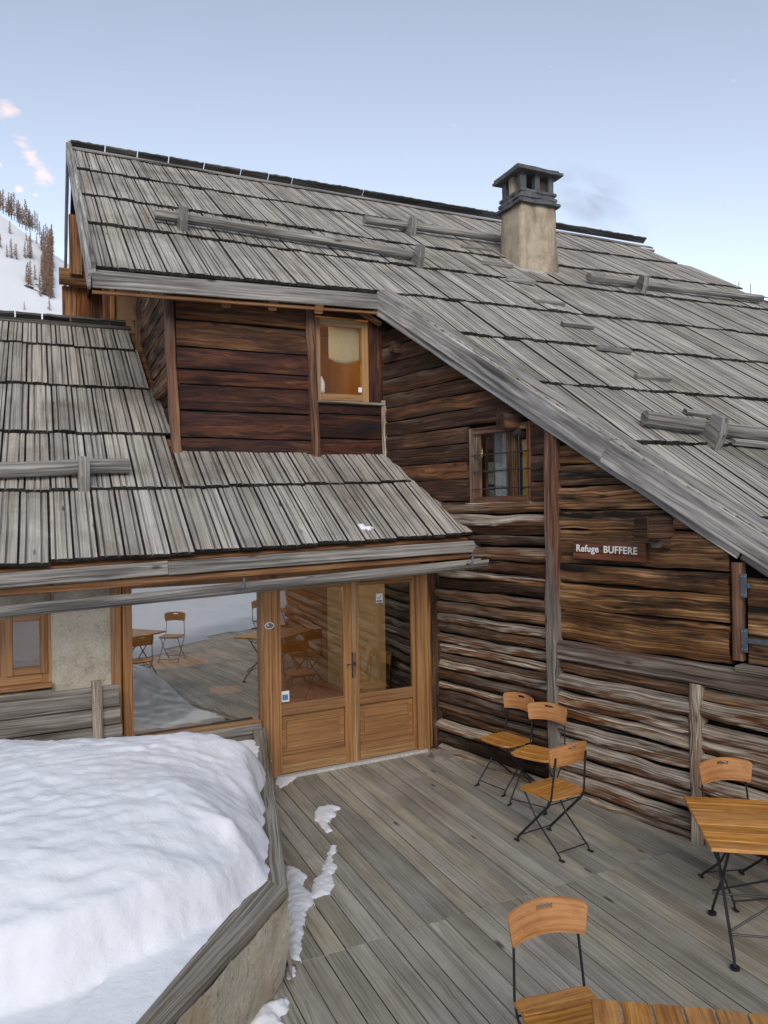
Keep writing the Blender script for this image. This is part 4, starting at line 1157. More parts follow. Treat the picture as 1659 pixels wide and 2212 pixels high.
mb.slab([c + DN * .0015 - DD * .03 - UPZ * .038, c + DN * .0015 + DD * .03 - UPZ * .038, c + DN * .0015 + DD * .03 + UPZ * .02, c + DN * .0015 - DD * .03 + UPZ * .02], DN, .001, 'blue')
part(mb, 'square_sticker', lfL)
c = dp(*dt(820, 1292), .0); mb = MB()
mb.slab([c - DD * .04 - UPZ * .05, c + DD * .04 - UPZ * .05, c + DD * .04 + UPZ * .05, c - DD * .04 + UPZ * .05], DN, .002, 'white')
mb.slab([c + DN * .0015 - DD * .035 - UPZ * .042, c + DN * .0015 + DD * .035 - UPZ * .042, c + DN * .0015 + DD * .035 - UPZ * .022, c + DN * .0015 - DD * .035 - UPZ * .022], DN, .001, 'blue')
mb.bar(c + DN * .003 - DD * .02 + UPZ * .01, c + DN * .003 - DD * .006 - UPZ * .01, DN, .008, .002, 'blue', ch=.0005); mb.bar(c + DN * .003 - DD * .006 - UPZ * .01, c + DN * .003 + DD * .02 + UPZ * .03, DN, .008, .002, 'blue', ch=.0005)
part(mb, 'notice_sticker', lfR)

# hollowed-log gutter under the eave
gp0 = hit(-120, 1325, E0 - RY * .1, RY); gp1 = hit(1046, 1207, E0 - RY * .1, RY)
mb = MB(); nseg = 40
prof = []
R0 = .096
for k in range(9): a_ = PI + PI * k / 8; prof.append((R0 * math.cos(a_), R0 * math.sin(a_) * .95))
for k in range(7): a_ = 2 * PI - PI * k / 6; prof.append((R0 * .68 * math.cos(a_), R0 * .6 * math.sin(a_)))
gd = (gp1 - gp0); gs = gd.normalized().cross(UPZ).normalized(); gu = gs.cross(gd.normalized())
sd = 5.
def gfn(dd, k, x, y, t): return x * (1 + .05 * n1(dd * 1.2, k * .4, sd)), y * (1 + .06 * n1(dd * 1.2, k * .4, sd + 3)) + .01 * n1(dd * .8, sd)
mb.sweep([gp0 + gd * (i / nseg) for i in range(nseg + 1)], gs, gu, prof, 'grey', 'greydark', gfn)
gut = part(mb, 'gutter')
def hook(pxx, pyy, name='gutter_hook', flip=1):
    p = hit(pxx, pyy, E0 - RY * .2, RY)
    mb = MB(); pts = [p + UPZ * .04, p - UPZ * .0, p - UPZ * .045 - RX * .01 * flip, p - UPZ * .06 - RX * .04 * flip, p - UPZ * .055 - RX * .075 * flip]
    mb.tube(pts, .013, 'hinge', 8, (.013, .006)); part(mb, name, gut)
hook(528, 1258); hook(1022, 1205, flip=1)

# ---- rooms behind the glass
mb = MB()
def room(mb, P, ex, out, x0, x1, z0, z1, depth, mats):
    b_ = -out * depth
    q = lambda x, z: P + ex * x + UPZ * z
    mb.quad(q(x0, z0) + b_, q(x1, z0) + b_, q(x1, z1) + b_, q(x0, z1) + b_, mats[0])
    mb.quad(q(x0, z0), q(x0, z0) + b_, q(x0, z1) + b_, q(x0, z1), mats[1])
    mb.quad(q(x1, z0) + b_, q(x1, z0), q(x1, z1), q(x1, z1) + b_, mats[1])
    mb.quad(q(x0, z1), q(x0, z1) + b_, q(x1, z1) + b_, q(x1, z1), mats[2])
room(mb, dp(0, 0, -.1), DD, DN, -3.6, tW + .3, .0, 2.2, 3.6, ('room', 'room_pale', 'floor'))
x_ = -3.6
while x_ < tW + .3:
    mb.bar(dp(x_ + .07, .01, -.1), dp(x_ + .07, .01, -3.7), UPZ, .138, .02, 'floor'); x_ += .14
part(mb, 'entrance_room')
mb = MB(); mb.bar(dp(tP0 - .02, 0, -1.6), dp(tP0 - .02, 2.2, -1.6), DN, .3, .25, 'room_pale'); part(mb, 'room_post')
mb = MB(); mb.bar(dp(.42, 0, -1.4), dp(.42, 2.2, -1.4), DN, .16, .16, 'post'); part(mb, 'room_post')
mb = MB(); room(mb, Pz - DMN * .1, RX, DMN, xa, xe - .02, 3.75, 5.25, 1.7, ('room', 'room', 'room'))
mb.quad(Pz - DMN * .1 + RX * xa + UPZ * 3.76, Pz - DMN * .1 + RX * xe + UPZ * 3.76, Pz - DMN * 1.8 + RX * xe + UPZ * 3.76, Pz - DMN * 1.8 + RX * xa + UPZ * 3.76, 'floor')
for k in range(9): mb.bar(Pz - DMN * 1.78 + RX * (xa + .1 + k * .3) + UPZ * 3.77, Pz - DMN * 1.78 + RX * (xa + .1 + k * .3) + UPZ * 5.24, DMN, .05, .02, 'floor')
part(mb, 'dormer_room')
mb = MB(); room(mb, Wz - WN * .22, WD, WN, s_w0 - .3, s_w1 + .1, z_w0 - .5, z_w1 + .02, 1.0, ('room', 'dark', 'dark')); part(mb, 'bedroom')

def lamp(name, loc, e, r=.12, col=(1, .68, .34)):
    d = bpy.data.lights.new(name, 'POINT'); d.energy = e; d.shadow_soft_size = r; d.color = col
    o = bpy.data.objects.new(name, d); o.location = loc; COL.objects.link(o); return o
lamp('dormer_lamp', Pz - DMN * .75 + RX * (wx0 - .5) + UPZ * 4.95, 17, .1, (1, .72, .4))
lamp('entrance_lamp', dp(-.1, 1.95, -2.3), 30)
lamp('bedroom_lamp', wp(s_w1 - .1, z_w1 - .15, -.8), 5, .06)

# towel hung inside the dormer window, bottle on its sill
hemf = lambda t: .05 * (2 * t - 1) ** 2
tw0, tw1 = dx(dm(710, 740, -.1)), dx(dm(776, 740, -.1))
o = drape(Pz - DMN * .1, RX, DMN, tw0, tw1, dm(745, 786, -.1).z, dm(745, 708, -.1).z, 'towel', 'towel', 3, .012, hemf)
tag(o, 'pale cream towel hung up inside the lit dormer window', 'towel')
mb = MB(); c = dm(695, 862, -.1); prof_ = [(.0, .0), (.04, 0), (.045, .02), (.045, .11), (.035, .15), (.016, .18), (.016, .2), (0, .2)]
n = 14; b = len(mb.v)
for (r_, z_) in prof_:
    for k in range(n): mb.v.append(c + Vector((r_ * math.cos(2 * PI * k / n), r_ * math.sin(2 * PI * k / n), z_ + .07)))
for i in range(len(prof_) - 1):
    for k in range(n):
        k2 = (k + 1) % n; mb.face((b + i * n + k, b + i * n + k2, b + (i + 1) * n + k2, b + (i + 1) * n + k), ((0, 0),) * 4, 'plastic')
o = mb.build('bottle', None, True, c); tag(o, 'small white bottle standing on the dormer window sill', 'bottle')

# ---- name board
so1 = lambda x, y: ((wl(x, y, .075) - B0).dot(WD), wl(x, y, .075).z)
sa, sb = wp(so1(1240, 1164)[0], 0), wp(so1(1397, 1217)[0], 0)
sL = (sb - sa).length
zc_ = (so1(1240, 1164)[1] + so1(1240, 1205)[1] + so1(1397, 1176)[1] + so1(1397, 1217)[1]) / 4
zh = .5 * (so1(1240, 1164)[1] - so1(1240, 1205)[1] + so1(1397, 1176)[1] - so1(1397, 1217)[1])
cS = (sa + sb) / 2 + UPZ * zc_ + WN * .075
sd_ = (WD + UPZ * ((so1(1397, 1217)[1] - so1(1240, 1205)[1]) / sL * .6)).normalized()
su_ = WN.cross(sd_)
sign = empty('name_sign', tuple(cS)); tag(sign, 'brown wooden name board reading Refuge BUFFERE in white letters on the log wall', 'sign')
mb = MB(); mb.bar(cS - sd_ * sL / 2 + su_ * zh * .17, cS + sd_ * sL / 2 + su_ * zh * .17, WN, zh * .655, .025, 'sign', ch=.004)
mb.bar(cS - sd_ * sL / 2 - su_ * zh * .335, cS + sd_ * sL / 2 - su_ * zh * .335, WN, zh * .33, .024, 'sign', ch=.004)
for k in (-1, 1): mb.tube([cS + sd_ * sL * .46 * k - su_ * zh * .35 + WN * .012, cS + sd_ * sL * .46 * k - su_ * zh * .35 + WN * .016], .006, 'handle', 6)
mb.build('sign_board', sign)
def text(body, size, c, name):
    cu = bpy.data.curves.new('lettering_curve', 'FONT'); cu.body = body; cu.size = size; cu.extrude = .0015; cu.offset = size * .022
    cu.align_x = 'LEFT'; cu.align_y = 'CENTER'; cu.space_character = 1.06
    t = bpy.data.objects.new('lettering_tmp', cu); COL.objects.link(t)
    bpy.context.view_layer.update()
    me = bpy.data.meshes.new_from_object(t.evaluated_get(bpy.context.evaluated_depsgraph_get()))
    bpy.data.objects.remove(t)
    me.materials.clear(); me.materials.append(M['letter'])
    xs = [v.co.x for v in me.vertices]; wdt = max(xs) - min(xs)
    o = bpy.data.objects.new(name, me); COL.objects.link(o); o.parent = sign
    mt = Matrix((( *sd_, 0), (*su_, 0), (*WN, 0), (0, 0, 0, 1))).transposed(); mt.translation = c - cS
    o.matrix_local = mt
    return wdt
text('Refuge', zh * .52, cS - sd_ * sL * .455 + su_ * zh * .06 + WN * .0145, 'lettering')
text('BUFFERE', zh * .52, cS - sd_ * sL * .06 + su_ * zh * .06 + WN * .0145, 'lettering')

# ================================================================== DECK
mb = MB()
YR = RY
Dorg = Vector((T0.x, T0.y, 0))
def deck_r(p): return (p - Dorg).dot(RX)
def deck_t(p): return (p - Dorg).dot(RY)
j0, j1 = gnd(905, 2002), gnd(1410, 1852)
jr = [(deck_r(j0), deck_t(j0)), (deck_r(j1), deck_t(j1))]
jl = sorted(jr)
r = -2.2; i = 0
while r < 8.:
    w = .145 * rng.uniform(.96, 1.04)
    rc = r + w / 2
    base = Dorg + RX * rc
    # far end: entrance wall or log wall
    td = (T0 - base).dot(DN) / RY.dot(DN) + .05
    tl = (B0 - base).dot(WN) / RY.dot(WN) + .02
    end = min(td, tl) if RY.dot(WN) < 0 else td
    start = -9.5
    tj = poly_at(jl, rc) + rng.choice((0, 0, .0, .0)) + rng.uniform(-.006, .006)
    tj2 = tj - 3.1
    cuts = [c_ for c_ in (start, tj2, tj) if c_ < end] + [end]
    for a, b in zip(cuts, cuts[1:]):
        if b - a < .05: continue
        dz = rng.uniform(-.0025, .0025)
        W = w - .0055
        prof = [(-W / 2, -.028), (W / 2, -.028), (W / 2, -.004), (W / 2 - .003, 0), (-W / 2 + .003, 0), (-W / 2, -.004)]
        n = max(2, int((b - a) / .5))
        mb.sweep([base + RY * (a + .002 + (b - a - .004) * k / n) + UPZ * dz for k in range(n + 1)], RX, UPZ, prof, 'deck', kmat={1: 'deck_edge', 5: 'deck_edge'})  # sides coloured dark so the seams look shaded
    r += w
deck = mb.build('deck', None); tag(deck, 'weathered grey plank terrace deck in front of the hut', 'deck', None, 'structure')
mb = MB(); c = Dorg + RX * 3 - RY * 3
mb.slab([c - RX * 6 - RY * 7 - UPZ * .04, c + RX * 6 - RY * 7 - UPZ * .04, c + RX * 6 + RY * 4 - UPZ * .04, c - RX * 6 + RY * 4 - UPZ * .04], UPZ, .1, 'dark')
tag(mb.build('ground', None), None, None, None, 'structure')

# ================================================================== TERRACE WALL, PLANKS, SNOW
K0, K1 = gnd(576, 1572, .56), gnd(622, 1918, .56)            # outer top edge of the coping
K2 = gnd(352, 2212, .56); K2 = K1 + (K2 - K1) * 2.6
i0, i1 = gnd(546, 1572, .56), gnd(565, 1897, .56)
i2 = i1 + (gnd(293, 2212, .56) - i1) * 2.7
tw = empty('terrace_wall', (K1.x, K1.y, 0)); tag(tw, 'low rendered terrace wall capped with worn grey planks beside the snow', 'wall')
WORLD['terrace_wall'] = Vector((K1.x, K1.y, 0))
wavy = lambda a, b, n=8, amp=.012: [a.lerp(b, k / n) + Vector((amp * n1(k * .7, a.x), amp * n1(k * .7, a.y + 7), 0)) for k in range(n + 1)]
mb = MB()
d1 = (K1 - K0).normalized(); cen0, cen1 = (K0 + i0) / 2, (K1 + i1) / 2
nrm = UPZ
def coping(a0, a1, b0, b1, name):
    """plank between outer edge a and inner edge b, wany edges and grain along it"""
    mb = MB(); n = 22; b = len(mb.v); th = .06
    M_ = 5; sd = rng.uniform(0, 40); ru = rng.uniform(0, 30)
    Ln = (a1 - a0).length; Wd = (a0 - b0).length
    rows_ = []
    for i in range(n + 1):
        t = i / n; o = a0.lerp(a1, t); q = b0.lerp(b1, t); side = (o - q).normalized()
        o = o + side * (.014 * n1(t * Ln * 2.5, sd) if 0 < i < n else 0)
        ring = [q - UPZ * th]
        for j in range(M_ + 1):
            ring.append(q.lerp(o, j / M_) + UPZ * (.006 * n1(t * Ln * 2, j * .8, sd)) + (side * -.0 if j < M_ else UPZ * -.012))
        ring.append(o + side * .008 - UPZ * .03); ring.append(o - UPZ * th)
        rows_.append(ring)
    K = len(rows_[0])
    for r_ in rows_: mb.v += r_
    for i in range(n):
        for k in range(K):
            k2 = (k + 1) % K
            u0, u1 = Ln * i / n + ru, Ln * (i + 1) / n + ru; v0, v1 = k * Wd / M_, (k + 1) * Wd / M_
            mb.face((b + i * K + k, b + (i + 1) * K + k, b + (i + 1) * K + k2, b + i * K + k2), ((u0, v0), (u1, v0), (u1, v1), (u0, v1)), 'coping')
    mb.face([b + k for k in range(K)], [(k * .03, 0) for k in range(K)], 'coping'); mb.face([b + n * K + k for k in range(K)][::-1], [(k * .03, 0) for k in range(K)], 'coping')
    return mb.build(name, tw)
coping(K0, K1 - d1 * .004, i0, i1 - d1 * .004, 'coping_plank')
coping(K1, K2, i1, i2, 'coping_plank')
# rendered face below
mb = MB(); nx, nz_ = 60, 10
ins = .035
def wface(pa, pb, inset):
    b = len(mb.v); dn = (pb - pa).normalized().cross(UPZ)
    if dn.x < 0 and dn.y < 0: dn = -dn
    for j in range(nz_ + 1):
        for i in range(nx + 1):
            p = pa.lerp(pb, i / nx); z = -.05 + (.515 + .05) * j / nz_
            bulge = .05 * max(0, 1 - z / .25) ** 2
            mb.v.append(Vector((p.x, p.y, z)) - dn * (inset - bulge) + dn * .02 * fbm(p.x * 5, p.y * 5, z * 5))
    for j in range(nz_):
        for i in range(nx):
            a = b + j * (nx + 1) + i; mb.face((a, a + 1, a + nx + 2, a + nx + 1), ((0, 0), (1, 0), (1, 1), (0, 1)), 'wall_low')
dA = (K1 - K0).normalized().cross(UPZ); dA = dA if dA.x > 0 else -dA
dB = (K2 - K1).normalized().cross(UPZ); dB = dB if dB.x > 0 else -dB
kk = K1 - dA * .03 - (K1 - K0).normalized() * .0
wface(K0, K1 - dA * .01, .012); wface(K1 - dB * .01, K2, .012)
mb.build('wall_body', tw, True)

# plank screen along the hut, partly buried
zt_ = dt(200, 1488)[1]
pb = empty('plank_screen', tuple(dp(-2.4, 0, .2))); tag(pb, 'low screen of weathered horizontal planks with an upright batten under the square window', 'plank screen')
mb = MB(); zq = zt_; tE = (hit(258, 1540, dp(0, 0, .22), DN) - T0).dot(DD); o_ = .2
zt_ = hit(200, 1482, dp(0, 0, o_), DN).z
zq = zt_; k = 0
while zq > 0:
    h = (.2, .16, .155, .15, .15, .15, .15, .15)[k]; mb.bar(dp(-5.2, zq - h / 2, o_), dp(tE - .0 + .012 * k, zq - h / 2 - .004, o_ + rng.uniform(-.004, .004)), UPZ, .035, h - .012, 'planter', jit=.003); zq -= h; k += 1
    if k > 6: break
mb.build('planks', pb)
pa = hit(209, 1470, dp(0, 0, o_ + .035), DN); mb = MB(); mb.bar(pa, Vector((pa.x, pa.y, .15)) + DD * .02, DN, .085, .035, 'log_grey', jit=.004); mb.build('batten', pb)
# second short screen under the big pane
pb2 = empty('plank_screen', tuple(dp(-.6, 0, .12))); tag(pb2, 'short grey plank screen under the big window pane, ending at the terrace coping', 'plank screen')
mb = MB(); zq = hit(520, 1568, dp(0, 0, .12), DN).z
tE2 = (hit(536, 1600, dp(0, 0, .12), DN) - T0).dot(DD)
while zq > .05: mb.bar(dp(tP0 + .05, zq - .05, .1), dp(tE2 + .14, zq - .05, .12), UPZ, .035, .094, 'planter', jit=.003); zq -= .1
mb.build('planks', pb2)

# big snow bank (heights set at measured points, spread between them)
ctrl = [(0, 1614, .9), (170, 1602, .98), (290, 1596, 1.0), (400, 1590, 1.02), (470, 1595, .98), (520, 1612, .9), (560, 1650, .78), (583, 1705, .66), (590, 1770, .6),
        (560, 1850, .62), (500, 1780, .86), (400, 1700, 1.0), (250, 1680, 1.04), (100, 1700, 1.06), (-80, 1700, 1.06), (-80, 1616, .92),
        (0, 1990, .86), (120, 1975, .86), (240, 1935, .86), (350, 1915, .83), (440, 1880, .79), (520, 1855, .72), (480, 1820, .8), (300, 1850, .92), (100, 1860, .98), (-80, 1900, .98),
        (-300, 1990, .88), (-300, 1750, 1.0)]
lip = [gnd(x_, y_, z_) for x_, y_, z_ in ((-500, 2030, .9), (-80, 2012, .88), (0, 2003, .87), (120, 1984, .86), (240, 1940, .86), (350, 1916, .83), (440, 1884, .79), (540, 1850, .7), (640, 1810, .6))]
def lip_side(x, y):
    """distance behind (+) or in front of (-) the lip of the bank"""
    best = 9; sg = 1
    for a, b in zip(lip, lip[1:]):
        dx_, dy_ = b.x - a.x, b.y - a.y; t = max(0, min(1, ((x - a.x) * dx_ + (y - a.y) * dy_) / (dx_ * dx_ + dy_ * dy_)))
        d = math.hypot(x - a.x - t * dx_, y - a.y - t * dy_)
        if d < best: best = d; sg = 1 if dx_ * (y - a.y) - dy_ * (x - a.x) > 0 else -1
    return best * sg
CP = []
for x_, y_, z_ in ctrl:
    p = gnd(x_, y_, z_); CP.append((p.x, p.y, z_))
# behind the crest it drops to the screen
for x_, y_, z_ in ((-3.2, 6.2, .55), (-2.4, 6.75, .5), (-1.6, 7.1, .48), (-1.1, 7.2, .45), (-.9, 6.7, .5), (-4.6, 5.4, .7), (-4., 4.2, .95), (-3.4, 3.2, .85)):
    CP.append((x_, y_, z_))
CP = np.array(CP)
def rbf_fit(P):
    n = len(P); d = np.hypot(P[:, None, 0] - P[None, :, 0], P[:, None, 1] - P[None, :, 1])
    Kx = d + np.eye(n) * .02
    A_ = np.zeros((n + 3, n + 3)); A_[:n, :n] = Kx; A_[:n, n] = 1; A_[:n, n + 1:] = P[:, :2]; A_[n, :n] = 1; A_[n + 1:, :n] = P[:, :2].T
    return np.linalg.solve(A_, np.concatenate([P[:, 2], np.zeros(3)]))
W_ = rbf_fit(CP)
def hsnow(x, y):
    d = np.hypot(CP[:, 0] - x, CP[:, 1] - y)
    return float(d @ W_[:len(CP)] + W_[len(CP)] + W_[len(CP) + 1] * x + W_[len(CP) + 2] * y)
# boundary: inner coping edge, hut screen
def side_of(p, a, b): return (b.x - a.x) * (p.y - a.y) - (b.y - a.y) * (p.x - a.x)
qa0, qa1 = i0.lerp(K0, .45), i1.lerp(K1, .1)
qb1, qb2 = i1.lerp(K1, .1), i2.lerp(K2, .12)
mb = MB(); st = .024; nx = int(4.6 / st); ny = int(6.6 / st); x0, y0 = -4.6, 1.0
idx = {}
ref = Vector((-2.5, 4.5, 0))
def inside(x, y):
    """distance in from the coping edge and from the hut's screen"""
    p = Vector((x, y, 0))
    wob = .05 * n1(x * 3.5, y * 3.5, 2) + .022 * n1(x * 10, y * 10)
    def dist(a, b):
        d = b - a; v = side_of(p, a, b) / math.hypot(d.x, d.y)
        return v if side_of(ref, a, b) > 0 else -v
    return min(dist(qa0, qa1), dist(qb1, qb2)) + wob, (p - dp(0, 0, .14)).dot(DN)
for j in range(ny + 1):
    for i in range(nx + 1):
        x = x0 + i * st; y = y0 + j * st
        e, e3 = inside(x, y)
        if e < -.1 or e3 < .1: continue
        zt0 = hsnow(x, y); sh_ = .55 + .02 * n1(x * 1.3, y * 1.3, 6)
        ls = lip_side(x, y) + .06 * n1(x * 2.2, y * 2.2, 12) + .012 * n1(x * 6, y * 6, 2) + .014 * fbm(x * 14, y * 14, 2)
        wl_ = max(0., min(1., (ls + .13) / .14)); wl_ = wl_ ** .7 * (1 - .0 * wl_)
        wl_ = wl_ * wl_ * (3 - 2 * wl_) * .6 + wl_ * .4
        z = sh_ + (max(zt0, sh_) - sh_) * wl_
        u_, v_ = x * .8 + y * .6, y * .8 - x * .6
        wx_ = u_ + .25 * n1(u_ * 1.5, v_ * 1.5, 3); wy_ = v_ + .12 * n1(u_ * 2, v_ * 2, 9)
        ridg = 1 - abs(n1(wx_ * 1.7, wy_ * 4.6, 1)) * 2
        rip = .012 * n1(wx_ * 1.1, wy_ * 2.1, 5) + .014 * max(0, ridg) ** 2 + .016 * (1 - 2 * abs(n1(wx_ * 4.2, wy_ * 9, 4))) + .009 * (1 - 2 * abs(n1(wx_ * 9, wy_ * 19, 14))) + .009 * fbm(x * 12, y * 12, 3)
        lumpy = 4 * wl_ * (1 - wl_)
        z += rip * (.25 + .5 * wl_) + lumpy * (.02 * n1(x * 7, y * 7, 8) + .02 * fbm(x * 12, y * 12, 7))
        f = max(0., min(1., (e + .03) / .13)); f = f * (2 - f)
        z = .535 * (1 - f) + max(z, .575 if e < .3 else -9) * f
        if e < -.03: z = .535 + (e + .03) * 1.2
        if e3 < .3: z -= (.3 - e3) * 1.3
        idx[i, j] = len(mb.v); mb.v.append(Vector((x, y, z)))
for (i, j), a in idx.items():
    q = [(i + 1, j), (i + 1, j + 1), (i, j + 1)]
    if all(t in idx for t in q): mb.face((a, idx[q[0]], idx[q[1]], idx[q[2]]), ((0, 0),) * 4, 'snow')

tag(mb.build('snow_bank', None, True), 'big wind-rippled snow bank heaped behind the terrace wall', 'snow bank')

def snow_blob(outline, name, label, th=.03, group='snow remnants on the deck', base=0., rough=.03, fr=None):
    """melting patch of snow: domed sheet with a ragged rim"""
    pts = [fr(*p) if fr else gnd(*p, base) for p in outline]
    if fr is None: ex, ey, en = Vector((1, 0, 0)), Vector((0, 1, 0)), UPZ
    else: ex, ey, en = LR.r, LR.s, LR.n
    o = pts[0]; P2 = [((p - o).dot(ex), (p - o).dot(ey)) for p in pts]
    xs = [p[0] for p in P2]; ys = [p[1] for p in P2]; st = .011
    def sdist(x, y):
        ins = False; best = 9
        for (ax, ay), (bx, by) in zip(P2, P2[1:] + P2[:1]):
            if (ay > y) != (by > y) and x < (bx - ax) * (y - ay) / (by - ay) + ax: ins = not ins
            dx_, dy_ = bx - ax, by - ay; t = max(0, min(1, ((x - ax) * dx_ + (y - ay) * dy_) / (dx_ * dx_ + dy_ * dy_ + 1e-9)))
            best = min(best, math.hypot(x - ax - t * dx_, y - ay - t * dy_))
        return best if ins else -best
    mb = MB(); idx = {}
    nx = int((max(xs) - min(xs) + .12) / st); ny = int((max(ys) - min(ys) + .12) / st)
    for j in range(ny + 1):
        for i in range(nx + 1):
            x = min(xs) - .06 + i * st; y = min(ys) - .06 + j * st
            e = sdist(x, y) + rough * n1(x * 13, y * 13, 3) + rough * .8 * n1(x * 34, y * 34, 3)
            if e < -.03: continue
            ee = max(0, e)
            h = (th * (1 - math.exp(-ee / (th * .9))) + .005 * n1(x * 22, y * 22) * min(1, ee / .03)) if e > 0 else e * .7
            idx[i, j] = len(mb.v); mb.v.append(o + ex * x + ey * y + en * (h + .001))
    for (i, j), a in idx.items():
        q = [(i + 1, j), (i + 1, j + 1), (i, j + 1)]
        if all(t in idx for t in q): mb.face((a, idx[q[0]], idx[q[1]], idx[q[2]]), ((0, 0),) * 4, 'snow')
    ob = mb.build(name, None, True, pts[0]); tag(ob, label, 'snow patch', group)
    return ob
def c4(*ps): return [(553. + .2891 * x, 1572.7 + .2891 * y) for x, y in ps]
snow_blob(c4((150, 380), (315, 362), (245, 420), (180, 452), (150, 420)), 'snow_patch', 'small wedge of snow in the corner at the left end of the door sill', .02, rough=.012)
snow_blob(c4((440, 640), (470, 595), (560, 575), (640, 598), (590, 620), (600, 660), (560, 690), (530, 710), (580, 770), (530, 790), (480, 730), (440, 690)), 'snow_patch', 'hook-shaped snow patch alone on the deck, nearest the doors', .022, rough=.02)
snow_blob(c4((555, 885), (600, 880), (590, 930), (570, 960), (590, 1010), (610, 1050), (560, 1100), (585, 1150), (575, 1190), (540, 1240), (450, 1280), (400, 1270), (420, 1200), (440, 1130), (500, 1080), (520, 1000), (540, 950)), 'snow_patch', 'ragged branch of snow running up the deck boards towards the doors', .022, rough=.02)
snow_blob(c4((232, 1030), (330, 1060), (385, 1100), (350, 1180), (410, 1230), (435, 1300), (370, 1380), (355, 1500), (340, 1640), (330, 1740), (270, 1730), (240, 1650), (245, 1500), (215, 1330), (215, 1250), (235, 1150)), 'snow_patch', 'long smooth tongue of snow lying along the foot of the terrace wall', .035, rough=.016)
snow_blob(c4((225, 1800), (280, 1790), (300, 1840), (240, 1870)), 'snow_patch', 'thin slushy snow spot between the long snow tongue and the foreground snow', .008, rough=.03)
snow_blob(c4((-80, 2130), (20, 2080), (150, 2050), (235, 2010), (250, 2090), (225, 2140), (170, 2150), (200, 2230), (100, 2300), (-80, 2300)), 'snow_patch', 'rounded heap of snow at the foot of the wall by the bottom edge', .07, rough=.02)
snow_blob([(773, 1134), (785, 1131), (790, 1137), (806, 1138), (803, 1147), (790, 1143), (781, 1145)], 'snow_patch', 'last scrap of snow left on the lower roof boards', .03, None, rough=.012, fr=lambda x, y: LR.pt(x, y, .07))
# flat stone at the foot of the corner post
mb = MB(); ps = [gnd(*p, .045) for p in c4((1300, 175), (1395, 148), (1480, 185), (1400, 218), (1330, 205))]
ps = [ps[k].lerp(ps[(k + 1) % 5], t) + Vector((.008 * n1(k * 3, t * 5), .008 * n1(k * 5, t), 0)) for k in range(5) for t in (0, .33, .66)]
mb.slab(ps, UPZ, .05, 'stone'); tag(mb.build('flat_stone', None), 'flat pale stone at the foot of the dark post beside the doors', 'stone')

